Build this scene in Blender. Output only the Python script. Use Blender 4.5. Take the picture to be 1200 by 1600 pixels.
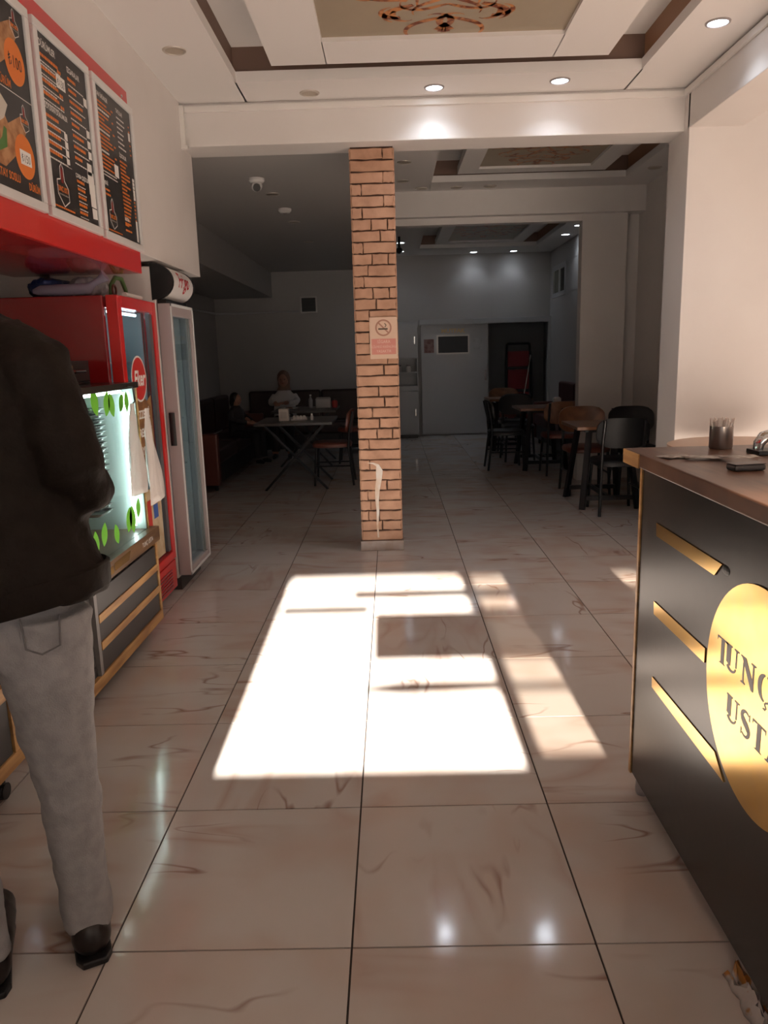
import bpy, bmesh, math, random
from mathutils import Vector, Matrix, Quaternion
random.seed(7)
R_ = math.radians
sc = bpy.context.scene
COL = sc.collection
for o in list(bpy.data.objects): bpy.data.objects.remove(o)

# ------------------------------------------------------------------ camera
cd = bpy.data.cameras.new('camera'); cam = bpy.data.objects.new('camera', cd); COL.objects.link(cam)
cd.sensor_fit = 'VERTICAL'; cd.sensor_height = 32.0; cd.lens = 24.0; cd.clip_start = .05
right = Vector((0.99959436, 0.00830568, -0.02724201))
upv = Vector((0.02501079, 0.201521, 0.97916482))
fwd = Vector((-0.01362247, 0.97944898, -0.20123152))
m = Matrix((right, upv, -fwd)).transposed().to_4x4(); m.translation = Vector((0, 0, 1.4315))
cam.matrix_world = m
sc.camera = cam
# ------------------------------------------------------------------ sky, sun, exposure
w = bpy.data.worlds.new('sky'); sc.world = w; w.use_nodes = True
bg = w.node_tree.nodes['Background']
bg.inputs[0].default_value = (1.0, 0.92, 0.87, 1); bg.inputs[1].default_value = 2.2
SUN_TAN = 0.35
sd = bpy.data.lights.new('sun', 'SUN'); sun = bpy.data.objects.new('sun', sd); COL.objects.link(sun)
sd.energy = 46; sd.color = (1.0, 0.89, 0.80); sd.angle = R_(0.7)
sun.location = (0, -8, 6)
sun.rotation_euler = Vector((-0.012, 1, -SUN_TAN)).to_track_quat('-Z', 'Y').to_euler()
vs = sc.view_settings
sc.display_settings.display_device = 'sRGB'
vs.view_transform = 'Standard'; vs.look = 'None'; vs.gamma = 1; vs.use_curve_mapping = False
vs.exposure = 0.75

# ------------------------------------------------------------------ materials
def lin(c):
    return tuple((x / 12.92 if x <= .04045 else ((x + .055) / 1.055) ** 2.4) for x in c)
def S(r, g, b): return lin((r / 255, g / 255, b / 255))
MT = {}
def M(name, col, rough=.5, metal=0, spec=.5, col2=None, nscale=6, ndetail=4, lo=.4, hi=.65, stretch=None, bump=0, bscale=60,
      emit=None, es=0, alpha=1, coat=0, trans=0, rnd=False):
    if name in MT: return MT[name]
    m = bpy.data.materials.new(name); m.use_nodes = True; MT[name] = m
    nt = m.node_tree; N = nt.nodes; L = nt.links; p = N['Principled BSDF']
    p.inputs['Base Color'].default_value = (*col, 1); p.inputs['Roughness'].default_value = rough
    p.inputs['Metallic'].default_value = metal; p.inputs['Specular IOR Level'].default_value = spec
    p.inputs['Alpha'].default_value = alpha; p.inputs['Coat Weight'].default_value = coat
    p.inputs['Transmission Weight'].default_value = trans
    if emit: p.inputs['Emission Color'].default_value = (*emit, 1); p.inputs['Emission Strength'].default_value = es
    tc = N.new('ShaderNodeTexCoord'); vec = tc.outputs['Object']
    if rnd:
        oi = N.new('ShaderNodeObjectInfo'); ad = N.new('ShaderNodeVectorMath'); ad.operation = 'MULTIPLY_ADD'
        cx = N.new('ShaderNodeCombineXYZ')
        for i in range(3): L.new(oi.outputs['Random'], cx.inputs[i])
        L.new(cx.outputs[0], ad.inputs[0]); ad.inputs[1].default_value = (91, 47, 33); L.new(vec, ad.inputs[2]); vec = ad.outputs[0]
    if stretch:
        mp = N.new('ShaderNodeMapping'); mp.inputs['Scale'].default_value = stretch; L.new(vec, mp.inputs[0]); vec = mp.outputs[0]
    if col2:
        nz = N.new('ShaderNodeTexNoise'); nz.inputs['Scale'].default_value = nscale; nz.inputs['Detail'].default_value = ndetail
        L.new(vec, nz.inputs['Vector'])
        mr = N.new('ShaderNodeMapRange'); mr.inputs[1].default_value = lo; mr.inputs[2].default_value = hi; L.new(nz.outputs[0], mr.inputs[0])
        mx = N.new('ShaderNodeMix'); mx.data_type = 'RGBA'; mx.inputs[6].default_value = (*col, 1); mx.inputs[7].default_value = (*col2, 1)
        L.new(mr.outputs[0], mx.inputs[0]); L.new(mx.outputs[2], p.inputs['Base Color'])
    if bump:
        nb = N.new('ShaderNodeTexNoise'); nb.inputs['Scale'].default_value = bscale; nb.inputs['Detail'].default_value = 3; L.new(vec, nb.inputs['Vector'])
        bp = N.new('ShaderNodeBump'); bp.inputs['Strength'].default_value = bump; bp.inputs['Distance'].default_value = .01
        L.new(nb.outputs[0], bp.inputs['Height']); L.new(bp.outputs[0], p.inputs['Normal'])
    return m
def GLASS(name, tint, gloss=.08, rough=.02):
    m = bpy.data.materials.new(name); m.use_nodes = True; nt = m.node_tree; N = nt.nodes; L = nt.links
    N.remove(N['Principled BSDF']); out = N['Material Output']
    t = N.new('ShaderNodeBsdfTransparent'); t.inputs[0].default_value = (*tint, 1)
    g = N.new('ShaderNodeBsdfGlossy'); g.inputs['Roughness'].default_value = rough
    mx = N.new('ShaderNodeMixShader'); lw = N.new('ShaderNodeLayerWeight'); pw = N.new('ShaderNodeMath'); pw.operation = 'POWER'; pw.inputs[1].default_value = 5; L.new(lw.outputs['Facing'], pw.inputs[0]); fr = N.new('ShaderNodeMath'); fr.operation = 'MULTIPLY'; fr.inputs[1].default_value = .5; L.new(pw.outputs[0], fr.inputs[0])
    ad = N.new('ShaderNodeMath'); ad.inputs[1].default_value = gloss; L.new(fr.outputs[0], ad.inputs[0]); ad.use_clamp = True
    L.new(ad.outputs[0], mx.inputs[0]); L.new(t.outputs[0], mx.inputs[1]); L.new(g.outputs[0], mx.inputs[2]); L.new(mx.outputs[0], out.inputs[0])
    MT[name] = m; return m

def marble():
    m = bpy.data.materials.new('marble_tile'); m.use_nodes = True; nt = m.node_tree; N = nt.nodes; L = nt.links; p = N['Principled BSDF']
    tc = N.new('ShaderNodeTexCoord'); oi = N.new('ShaderNodeObjectInfo')
    cx = N.new('ShaderNodeCombineXYZ')
    for i in range(3): L.new(oi.outputs['Random'], cx.inputs[i])
    ad = N.new('ShaderNodeVectorMath'); ad.operation = 'MULTIPLY_ADD'; L.new(cx.outputs[0], ad.inputs[0]); ad.inputs[1].default_value = (137, 71, 53); L.new(tc.outputs['Object'], ad.inputs[2])
    mp = N.new('ShaderNodeMapping'); mp.inputs['Rotation'].default_value = (0, 0, .45); mp.inputs['Scale'].default_value = (.8, 2.6, 1); L.new(ad.outputs[0], mp.inputs[0])
    def vein(scale, width, dist, det=3):
        nz = N.new('ShaderNodeTexNoise'); nz.inputs['Scale'].default_value = scale; nz.inputs['Detail'].default_value = det; nz.inputs['Distortion'].default_value = dist; nz.inputs['Roughness'].default_value = .55
        L.new(mp.outputs[0], nz.inputs['Vector'])
        a = N.new('ShaderNodeMath'); a.operation = 'SUBTRACT'; a.inputs[1].default_value = .5; L.new(nz.outputs[0], a.inputs[0])
        b = N.new('ShaderNodeMath'); b.operation = 'ABSOLUTE'; L.new(a.outputs[0], b.inputs[0])
        r = N.new('ShaderNodeMapRange'); r.inputs[1].default_value = 0; r.inputs[2].default_value = width; r.inputs[3].default_value = 1; r.inputs[4].default_value = 0; L.new(b.outputs[0], r.inputs[0])
        return r.outputs[0]
    def mul(a, b):
        n = N.new('ShaderNodeMath'); n.operation = 'MULTIPLY'; L.new(a, n.inputs[0])
        if isinstance(b, float): n.inputs[1].default_value = b
        else: L.new(b, n.inputs[1])
        return n.outputs[0]
    def mask(scale, lo, hi):
        nz = N.new('ShaderNodeTexNoise'); nz.inputs['Scale'].default_value = scale; nz.inputs['Detail'].default_value = 2; L.new(ad.outputs[0], nz.inputs['Vector'])
        r = N.new('ShaderNodeMapRange'); r.inputs[1].default_value = lo; r.inputs[2].default_value = hi; L.new(nz.outputs[0], r.inputs[0]); return r.outputs[0]
    def mix(f, a, b):
        n = N.new('ShaderNodeMix'); n.data_type = 'RGBA'; L.new(f, n.inputs[0])
        if isinstance(a, tuple): n.inputs[6].default_value = (*a, 1)
        else: L.new(a, n.inputs[6])
        n.inputs[7].default_value = (*b, 1); return n.outputs[2]
    c = mix(mul(mask(3.0, .45, .75), .8), (.60, .555, .525), (.56, .43, .36))
    c = mix(mul(vein(1.5, .08, .5, 2), mul(mask(2.0, .45, .7), .55)), c, (.42, .25, .18))
    c = mix(mul(vein(1.0, .010, .25, 3.2), mul(mask(2.6, .47, .62), .75)), c, (.25, .12, .075))
    L.new(c, p.inputs['Base Color'])
    p.inputs['Roughness'].default_value = .1; p.inputs['Specular IOR Level'].default_value = .5
    nb = N.new('ShaderNodeTexNoise'); nb.inputs['Scale'].default_value = 9; L.new(ad.outputs[0], nb.inputs['Vector'])
    bp = N.new('ShaderNodeBump'); bp.inputs['Strength'].default_value = .05; bp.inputs['Distance'].default_value = .006
    L.new(nb.outputs[0], bp.inputs['Height']); L.new(bp.outputs[0], p.inputs['Normal'])
    MT['marble'] = m; return m

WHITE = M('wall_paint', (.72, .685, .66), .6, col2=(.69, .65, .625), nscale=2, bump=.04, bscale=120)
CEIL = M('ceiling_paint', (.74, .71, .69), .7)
MARBLE = marble()
GROUT = M('grout', (.045, .032, .026), .8)
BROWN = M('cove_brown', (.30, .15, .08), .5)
SHADEB = M('cove_shaded', (.17, .105, .08), .6)  # the shadow on these cove sides is put into the colour
BEIGE = M('coffer_beige', (.36, .30, .22), .45, col2=(.33, .275, .2), nscale=3)
GILT = M('ornament_print', (.50, .20, .06), .4, col2=(.16, .035, .012), nscale=22, lo=.42, hi=.6)
GREYW = M('painted_steel_door', (.45, .45, .455), .4)
RED = M('red_gloss', (.62, .02, .018), .28, coat=.4)
REDDARK = M('red_cabinet', (.30, .012, .014), .22, coat=.5)
ALU = M('aluminium_frame', (.74, .73, .72), .35, metal=.15)
CHROME = M('chrome', (.8, .8, .8), .12, metal=1)
BLACK = M('black_plastic', (.012, .012, .013), .4)
BLACKM = M('black_metal', (.02, .02, .022), .38, metal=.3)
INK = M('board_black', (.016, .015, .016), .3)
ORANGE = M('print_orange', (.75, .2, .03), .5)
PAPER = M('paper_white', (.8, .78, .75), .6)
PRINTW = M('print_white', (.75, .73, .7), .5)
GOLD = M('gold_mirror', (.83, .52, .16), .16, metal=1, col2=(.78, .5, .18), nscale=20)
GOLDW = M('gilded_wood', (.56, .32, .12), .35, col2=(.34, .17, .06), nscale=3, stretch=(1, 1, 9))
PANELB = M('counter_black', (.011, .0105, .010), .27, col2=(.018, .016, .015), nscale=9, bump=.03, bscale=30)
WOODT = M('worktop_wood', (.17, .085, .052), .35, col2=(.10, .047, .03), nscale=5, stretch=(7, 1, 1))
TABLEW = M('table_wood', (.23, .10, .045), .35, col2=(.14, .055, .025), nscale=5, stretch=(1, 8, 1))
TABLEG = M('table_grey', (.07, .062, .058), .3)
LEATHER = M('brown_leather', (.16, .045, .028), .42, bump=.1, bscale=90)
LEATHERD = M('dark_leather', (.03, .012, .010), .45, bump=.1, bscale=90)
JACKET = M('jacket_cloth', (.012, .0075, .005), .75, spec=.2, col2=(.016, .011, .008), nscale=18, bump=.25, bscale=70)
JEANS = M('jeans_cloth', (.36, .345, .35), .85, col2=(.30, .29, .295), nscale=30, bump=.25, bscale=260)
STITCH = M('seam_thread', (.17, .16, .165), .9)
SHOE = M('shoe_leather', (.014, .009, .008), .35)
SKIN = M('skin', (.42, .22, .15), .5)
HAIR = M('hair', (.015, .01, .008), .5)
SHIRT = M('white_shirt', (.60, .58, .57), .8, bump=.2, bscale=60)
SCARF = M('head_scarf', (.20, .12, .085), .8, bump=.2, bscale=40)
DARKC = M('dark_clothes', (.02, .018, .02), .8)
BAG = M('plastic_bag', (.74, .69, .66), .3, alpha=.8, bump=.5, bscale=22)
BAGCLEAR = M('clear_bag', (.55, .56, .62), .2, alpha=.6, bump=.6, bscale=25)
BAGBLUE = M('blue_bag', (.035, .06, .2), .3, bump=.5, bscale=25)
COOLIN = M('cooler_interior', (.56, .68, .72), .4)
LEAF = M('leaf_green', (.18, .62, .05), .45)
GREYP = M('grey_plastic', (.32, .29, .29), .4)
CLEAR = GLASS('clear_glass', (.95, .97, .97), .03)
TINT = GLASS('tinted_glass', (.5, .48, .45), .05)
COOLG = GLASS('cooler_glass', (.75, .83, .85), .06)
LEDM = M('led_lens', (.9, .93, 1), .3, emit=(.82, .9, 1), es=9)
LENSOFF = M('lamp_lens_off', (.40, .34, .27), .4)
RIM = M('lamp_rim', (.55, .5, .45), .35, metal=.5)
COOLTUBE = M('cooler_led', (.9, 1, .97), .3, emit=(.8, .95, 1), es=4.5)
TUBE = M('led_tube', (.9, 1, .97), .3, emit=(.82, 1, .95), es=10)
WARMLED = M('warm_strip', (1, .5, .15), .4, emit=(1, .33, .06), es=30)
# ------------------------------------------------------------------ geometry helpers
class G:
    def __init__(s): s.bm = bmesh.new()
    def _f(s, vs):
        try: return s.bm.faces.new(vs)
        except ValueError: return None
    def box(s, x0, x1, y0, y1, z0, z1, mat=None):
        v = [s.bm.verts.new((x, y, z)) for z in (z0, z1) for y in (y0, y1) for x in (x0, x1)]
        if mat:
            for q in v: q.co = mat @ q.co
        for f in ((0, 2, 3, 1), (4, 5, 7, 6), (0, 1, 5, 4), (2, 6, 7, 3), (0, 4, 6, 2), (1, 3, 7, 5)): s._f([v[i] for i in f])
        return s
    def bar(s, a, b, wx, wy=None, up=(0, 0, 1)):
        a = Vector(a); b = Vector(b); d = b - a; L = d.length; wy = wy or wx
        q = d.to_track_quat('Z', 'Y'); mt = Matrix.Translation(a) @ q.to_matrix().to_4x4()
        return s.box(-wx / 2, wx / 2, -wy / 2, wy / 2, 0, L, mt)
    def loft(s, rings, cap=True):
        rv = [[s.bm.verts.new(p) for p in r] for r in rings]
        n = len(rv[0])
        for a, b in zip(rv, rv[1:]):
            for i in range(n): s._f([a[i], a[(i + 1) % n], b[(i + 1) % n], b[i]])
        if cap: s._f(rv[0][::-1]); s._f(rv[-1])
        return s
    def tube(s, pts, r, n=8, flat=1.0, cap=True):
        pts = [Vector(p) for p in pts]; rr = r if isinstance(r, (list, tuple)) else [r] * len(pts)
        rings = []; ref = None
        for i, p in enumerate(pts):
            t = (pts[min(i + 1, len(pts) - 1)] - pts[max(i - 1, 0)]).normalized()
            if ref is None: ref = Vector((1, 0, 0)) if abs(t.x) < .8 else Vector((0, 1, 0))
            a = (ref - t * ref.dot(t)).normalized(); b = t.cross(a); ref = a
            rings.append([p + (a * math.cos(2 * math.pi * k / n) + b * math.sin(2 * math.pi * k / n) * flat) * rr[i] for k in range(n)])
        return s.loft(rings, cap)
    def lathe(s, prof, c=(0, 0, 0), n=20, cap=True):
        return s.loft([[(c[0] + r * math.cos(2 * math.pi * k / n), c[1] + r * math.sin(2 * math.pi * k / n), c[2] + z) for k in range(n)] for r, z in prof], cap)
    def ell(s, c, rx, ry, rz, n=12, mat=None):
        mt = Matrix.Translation(c) @ (mat or Matrix()) @ Matrix.Diagonal((rx, ry, rz, 1))
        bmesh.ops.create_uvsphere(s.bm, u_segments=n, v_segments=max(6, n * 2 // 3), radius=1, matrix=mt); return s
    def poly(s, pts, frame, t=0.0):
        """flat polygon, 2D points in frame=(origin,u,v,normal); thickness t along normal"""
        o, u, v, nn = frame
        a = [s.bm.verts.new(o + u * x + v * y + nn * t) for x, y in pts]
        s._f(a)
        if t:
            b = [s.bm.verts.new(o + u * x + v * y) for x, y in pts]
            for i in range(len(a)): s._f([b[i], b[(i + 1) % len(a)], a[(i + 1) % len(a)], a[i]])
        return s
    def strip(s, pts, wid, frame, t=0.0):
        pts = [Vector(p) for p in pts]; L = []; Rr = []
        for i, p in enumerate(pts):
            d = (pts[min(i + 1, len(pts) - 1)] - pts[max(i - 1, 0)]).normalized(); nrm = Vector((-d.y, d.x))
            wd = wid[i] if isinstance(wid, (list, tuple)) else wid
            L.append(p + nrm * wd / 2); Rr.append(p - nrm * wd / 2)
        for i in range(len(pts) - 1): s.poly([Rr[i], Rr[i + 1], L[i + 1], L[i]], frame, t)
        return s
    def text(s, txt, size, frame, x=0, y=0, align='LEFT', sx=1.0, t=0.0, shear=0, bold=0):
        cu = bpy.data.curves.new('t', 'FONT'); cu.body = txt; cu.size = size; cu.align_x = align; cu.resolution_u = 2; cu.shear = shear; cu.offset = bold
        ob = bpy.data.objects.new('t', cu); COL.objects.link(ob)
        dg = bpy.context.evaluated_depsgraph_get(); me = ob.evaluated_get(dg).to_mesh()
        o, u, v, nn = frame; vv = [s.bm.verts.new(o + u * (x + q.co.x * sx) + v * (y + q.co.y) + nn * t) for q in me.vertices]
        for p in me.polygons: s._f([vv[i] for i in p.vertices])
        ob.evaluated_get(dg).to_mesh_clear(); bpy.data.objects.remove(ob); bpy.data.curves.remove(cu)
        return s
    def obj(s, name, mat, parent=None, bev=0, smooth=None, seg=2, fix=True):
        if fix: bmesh.ops.recalc_face_normals(s.bm, faces=s.bm.faces)
        me = bpy.data.meshes.new(name); s.bm.to_mesh(me); s.bm.free()
        me.materials.append(mat)
        if smooth is not None:
            me.polygons.foreach_set('use_smooth', [True] * len(me.polygons)); me.set_sharp_from_angle(angle=R_(smooth))
        o = bpy.data.objects.new(name, me); COL.objects.link(o)
        if parent: o.parent = parent
        if bev:
            b = o.modifiers.new('bevel', 'BEVEL'); b.width = bev; b.segments = seg; b.limit_method = 'ANGLE'
        return o
def tag(o, label, cat, group=None):
    o['label'] = label; o['category'] = cat
    if group: o['group'] = group
    return o
def thing(name, label, cat, loc=(0, 0, 0), rotz=0, group=None):
    o = bpy.data.objects.new(name, None); o.empty_display_size = .1; COL.objects.link(o)
    o.location = loc; o.rotation_euler = (0, 0, rotz); return tag(o, label, cat, group)
def struct(o): o['kind'] = 'structure'; return o
def SB(name, mat, *boxes, bev=0):
    g = G()
    for b in boxes: g.box(*b)
    return struct(g.obj(name, mat, bev=bev))
def dup(root, loc=None, rotz=None, label=None, group=None):
    r = root.copy(); COL.objects.link(r)
    if loc is not None: r.location = loc
    if rotz is not None: r.rotation_euler = (0, 0, rotz)
    if label: r['label'] = label
    if group: r['group'] = group
    for ch in list(root.children):
        c = ch.copy(); COL.objects.link(c); c.parent = r
        for h in list(ch.children):
            d = h.copy(); COL.objects.link(d); d.parent = c
    return r
def remesh(o, voxel, smooth=6, disp=None):
    md = o.modifiers.new('remesh', 'REMESH'); md.mode = 'VOXEL'; md.voxel_size = voxel; md.use_smooth_shade = True
    if disp:
        tx = bpy.data.textures.new('folds', 'CLOUDS'); tx.noise_scale = disp[1]; tx.noise_depth = 2
        dm = o.modifiers.new('folds', 'DISPLACE'); dm.texture = tx; dm.strength = disp[0]; dm.mid_level = .5; dm.texture_coords = 'LOCAL'
    sm = o.modifiers.new('smooth', 'SMOOTH'); sm.factor = .5; sm.iterations = smooth
    return o
X_, Y_, Z_ = Vector((1, 0, 0)), Vector((0, 1, 0)), Vector((0, 0, 1))
def FR(o, u, v): u = Vector(u); v = Vector(v); return (Vector(o), u, v, u.cross(v))

# ================================================================== SETTING
# floor: grout bed and single tiles
TX, TY, TS = -0.1318, 1.6376, 0.6
floor = SB('floor', GROUT, (-3.2, 4.2, -0.75, 13.66, -.12, -.005), (.4, 3.1, 13.66, 15.5, -.12, -.0005))
g = G(); h = TS / 2 - .0026
g.box(-h, h, -h, h, -.006, 0)
tile = g.obj('tile', MARBLE, floor); tile_me = tile.data
first = True
for c in range(-5, 7):
    for r in range(-4, 20):
        x = TX + TS * (c + .5); y = TY + TS * (r + .5)
        if x < -2.15 and y < 5.4: continue
        if x > 2.9 and y > 5.8: continue
        if first: t = tile; first = False
        else:
            t = bpy.data.objects.new('tile', tile_me); COL.objects.link(t); t.parent = floor
        t.location = (x, y, 0); t.rotation_euler = (0, 0, random.choice((0, math.pi / 2, math.pi, -math.pi / 2)) * (1 if random.random() < .35 else 0) + (math.pi if random.random() < .5 else 0))
SB('pavement', M('street_paving', (.5, .47, .44), .8, col2=(.4, .38, .36), nscale=2), (-14, 16, -16, -.82, -.2, -.02))
# walls
SB('wall_left_front', WHITE, (-2.15, -2.05, -.7, 5.56, 0, 3.4), (-3.1, -2.05, 5.46, 5.56, 0, 3.4))
bulk = SB('wall_left_bulkhead', WHITE, (-2.06, -1.33, -.7, 5.64, 2.0, 3.42), bev=.004)
DIMPAINT = M('rear_wall_dimmed', (.42, .40, .385), .6, bump=.04, bscale=120)  # wall paint darkened; the dimness of the rear rooms is put into the colour
SB('wall_left_back', DIMPAINT, (-3.1, -3.0, 5.5, 13.7, 0, 3.42))
SB('wall_back', DIMPAINT, (-3.1, 1.7, 13.6, 13.72, 0, 3.42), (1.69, 3.1, 13.6, 13.72, 1.93, 3.42), (2.76, 3.1, 13.6, 13.72, 0, 3.42))
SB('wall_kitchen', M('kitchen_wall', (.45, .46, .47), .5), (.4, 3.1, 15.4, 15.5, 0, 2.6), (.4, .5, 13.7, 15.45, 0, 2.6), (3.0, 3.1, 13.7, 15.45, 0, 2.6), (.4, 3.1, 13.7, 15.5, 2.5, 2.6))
SB('wall_right_front', WHITE, (1.95, 4.15, 5.33, 5.70, 0, 3.42), bev=.003)
SB('wall_right_bay', WHITE, (4.05, 4.15, -.7, 5.4, 0, 3.42))
SB('wall_right_middle', WHITE, (2.65, 2.75, 5.65, 8.66, 0, 3.42))
SB('wall_right_pier', WHITE, (2.03, 2.5, 8.45, 8.6, 0, 2.9), (2.48, 2.9, 8.55, 8.62, 0, 2.9), (-.1, 2.03, 8.45, 8.58, 2.735, 2.9), bev=.003)
WY0, WY1, WZ0, WZ1 = 12.45, 13.4, 2.29, 2.75
SB('wall_right_back', DIMPAINT, (2.75, 2.87, 8.6, 13.7, 0, WZ0), (2.75, 2.87, 8.6, 13.7, WZ1, 3.42), (2.75, 2.87, 8.6, WY0, WZ0 - .01, WZ1 + .01), (2.75, 2.87, WY1, 13.7, WZ0 - .01, WZ1 + .01))
# beams
SB('trim_1', WHITE, (-1.34, 1.97, 5.42, 5.70, 2.80, 3.42), bev=.005)
SB('trim_2', WHITE, (1.95, 2.30, -.7, 5.36, 2.80, 3.42), bev=.005)
SB('trim_3', WHITE, (-.12, 2.66, 8.35, 8.6, 2.80, 3.42), bev=.005)
# roof above everything
SB('roof_slab', WHITE, (-3.2, 4.2, -.8, 15.6, 3.41, 3.55))
# ceilings with trays
def tray(name, zc, x0, x1, y0, y1, hx0, hx1, hy0, hy1, margin, inner, orn, ornscale):
    up = .2
    c = SB(name, CEIL, (x0, hx0, y0, y1, zc, zc + .06), (hx1, x1, y0, y1, zc, zc + .06), (hx0 - .01, hx1 + .01, y0, hy0, zc, zc + .06), (hx0 - .01, hx1 + .01, hy1, y1, zc, zc + .06))
    t = .02
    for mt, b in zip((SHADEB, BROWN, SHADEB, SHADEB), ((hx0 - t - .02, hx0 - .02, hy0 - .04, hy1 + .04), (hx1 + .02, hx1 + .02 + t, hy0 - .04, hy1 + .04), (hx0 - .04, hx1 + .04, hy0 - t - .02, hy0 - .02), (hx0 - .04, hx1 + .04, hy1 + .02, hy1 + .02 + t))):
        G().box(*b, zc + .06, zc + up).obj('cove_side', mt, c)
    G().box(hx0 - .05, hx1 + .05, hy0 - .05, hy1 + .05, zc + up, zc + up + .03).obj('cove_top', CEIL, c)
    px0, px1, py0, py1 = hx0 + margin, hx1 - margin, hy0 + margin * .6, hy1 - margin * .55
    zp = zc + .04
    qx0, qx1, qy0, qy1 = px0 + inner, px1 - inner, py0 + inner, py1 - inner
    g = G()
    for b in ((px0, qx0, py0, py1), (qx1, px1, py0, py1), (qx0 - .005, qx1 + .005, py0, qy0), (qx0 - .005, qx1 + .005, qy1, py1)): g.box(*b, zp, zp + .07)
    g.obj('tray_frame', CEIL, c)
    g = G(); g.box(qx0 - .05, qx1 + .05, qy0 - .05, qy1 + .05, zp + .022, zp + .06); g.box(px0 + .12, px1 - .12, py0 + .12, py1 - .12, zp + .065, zc + up + .01)
    g.obj('tray_centre', BEIGE, c)
    g = G(); fr = FR(((qx0 + qx1) / 2 + orn[0], (qy0 + qy1) / 2 + orn[1], zp + .0215), (1, 0, 0), (0, -1, 0))
    def scroll(x, y, hd, L, k0, k1, w0, w1, n=26):
        pts = []; ws = []
        for i in range(n + 1):
            tt = i / n; pts.append((x, y)); ws.append(max(.006, (w0 + (w1 - w0) * tt) * (.45 + 1.0 * math.sin(math.pi * min(1, .12 + tt * .95)))))
            hd += (k0 + (k1 - k0) * tt) * L / n; x += math.cos(hd) * L / n; y += math.sin(hd) * L / n
        for sx in (1, -1):
            for sy in (1, -1):
                g.strip([Vector((px * sx, py * sy)) * ornscale for px, py in pts], [q * ornscale for q in ws], fr)
        return x, y
    for q in ((0, .06, 1.25, .62, -1.5, 3.2, .03, .035), (0, .97, -.85, .34, -5, -13, .04, .02), (0, .80, .55, .5, -2.5, 12, .035, .025), (.04, .34, .5, .5, 4, -14, .04, .025), (.10, .10, .1, .62, 2, -12, .04, .025),
              (.22, .05, 1.0, .5, -6, 12, .035, .02), (.22, .62, .55, .36, -3, 16, .045, .03), (.26, .56, -.5, .34, 7, -13, .04, .02), (.44, .03, .8, .36, -10, 14, .04, .02), (.30, .80, .3, .28, -8, -16, .045, .02),
              (.02, .52, .9, .34, -6, 13, .03, .02), (.0, .62, .35, .4, 3, -15, .03, .02), (.36, .36, .9, .32, 4, -15, .04, .02), (.46, .30, -.3, .3, 5, 14, .04, .02), (.0, .22, 1.0, .4, -4, -12, .03, .02), (.34, .70, 1.2, .25, 5, 16, .035, .02)):
        scroll(*q)
    for sy in (1, -1):
        for k in range(-2, 3): g.strip([Vector((0, .9 * sy)) * ornscale, Vector((.028 * k, (1.06 - .012 * k * k) * sy)) * ornscale], [.015 * ornscale, .035 * ornscale], fr)
    o = g.obj('ornament', GILT, c, fix=False)
    return c
tray('ceiling_front', 3.06, -1.34, 1.96, -.7, 5.43, -.89, 1.545, 1.6, 5.05, .235, .325, (0, .42), .78)
tray('ceiling_middle', 3.05, -.12, 2.66, 5.69, 8.36, .44, 2.32, 5.95, 7.95, .24, .18, (0, .0), .62)
cc = tray('ceiling_back', 3.05, -.12, 2.8, 8.55, 13.7, .50, 2.35, 9.3, 12.75, .24, .18, (0, .3), .8)
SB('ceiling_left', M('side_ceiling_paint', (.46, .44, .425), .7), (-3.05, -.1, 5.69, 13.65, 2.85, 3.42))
SB('ceiling_bay', CEIL, (2.28, 4.1, -.7, 5.4, 3.06, 3.42))
SB('trim_4', DIMPAINT, (-3.02, -2.0, 5.56, 13.62, 2.43, 2.87), bev=.004)
# warm LED strip in the rear tray
G().box(.455, .475, 9.5, 10.6, 3.16, 3.18).obj('led_strip', WARMLED, cc)
# storefront behind the viewer
FY = -.6
DF = M('dark_aluminium', (.05, .05, .055), .4, metal=.5)
sf = SB('wall_front', WHITE, (-2.1, 4.15, FY - .12, FY, 2.86, 3.42), (-2.1, 4.15, FY - .12, FY, 2.02, 2.12), (-2.1, -.64, FY - .12, FY, 0, 2.05), (.50, 1.7, FY - .1, FY, 0, 1.09), (1.68, 4.15, FY - .1, FY, 0, .3))
def window(name, x0, x1, z0, z1, gm):
    o = SB(name, DF, (x0, x0 + .05, FY - .08, FY - .02, z0, z1), (x1 - .05, x1, FY - .08, FY - .02, z0, z1), (x0, x1, FY - .08, FY - .02, z1 - .02, z1 + .02), (x0, x1, FY - .08, FY - .02, z0 - .02, z0 + .02))
    G().box(x0 + .05, x1 - .05, FY - .052, FY - .046, z0, z1).obj('pane', gm, o)
    return o
BAYG = GLASS('bay_glass', (.72, .7, .68), .05)
TRANSOM = GLASS('transom_glass', (.55, .53, .51), .05)
for i, q in enumerate(((.50, 1.68, 1.09, 2.02, TINT), (1.68, 2.86, .3, 2.02, BAYG), (2.86, 4.05, .3, 2.02, BAYG), (-2.05, -.6, 2.12, 2.86, TRANSOM), (-.6, .5, 2.12, 2.86, TRANSOM), (.5, 1.68, 2.12, 2.86, TRANSOM), (1.68, 2.86, 2.12, 2.86, TRANSOM), (2.86, 4.05, 2.12, 2.86, TRANSOM))):
    _w = window('window_%d' % (i + 1), *q)
    if i == 0: wn1 = _w
aw = SB('added_sun_shade', M('sun_shade_cloth', (.5, .42, .36), .8), (-3.2, 4.4, FY - 2.55, FY - .12, 2.93, 2.97), (-3.2, 4.4, FY - 2.57, FY - 2.53, 2.80, 2.97))  # unseen canopy, added to keep the sun off the upper windows
door = SB('door_1', DF, (-.64, -.615, FY - .08, FY - .02, 0, 2.04), (.475, .50, FY - .08, FY - .02, 0, 2.04), (-.64, .5, FY - .08, FY - .02, 2.0, 2.06), (-.62, .48, FY - .07, FY - .03, .02, 1.085))
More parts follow.
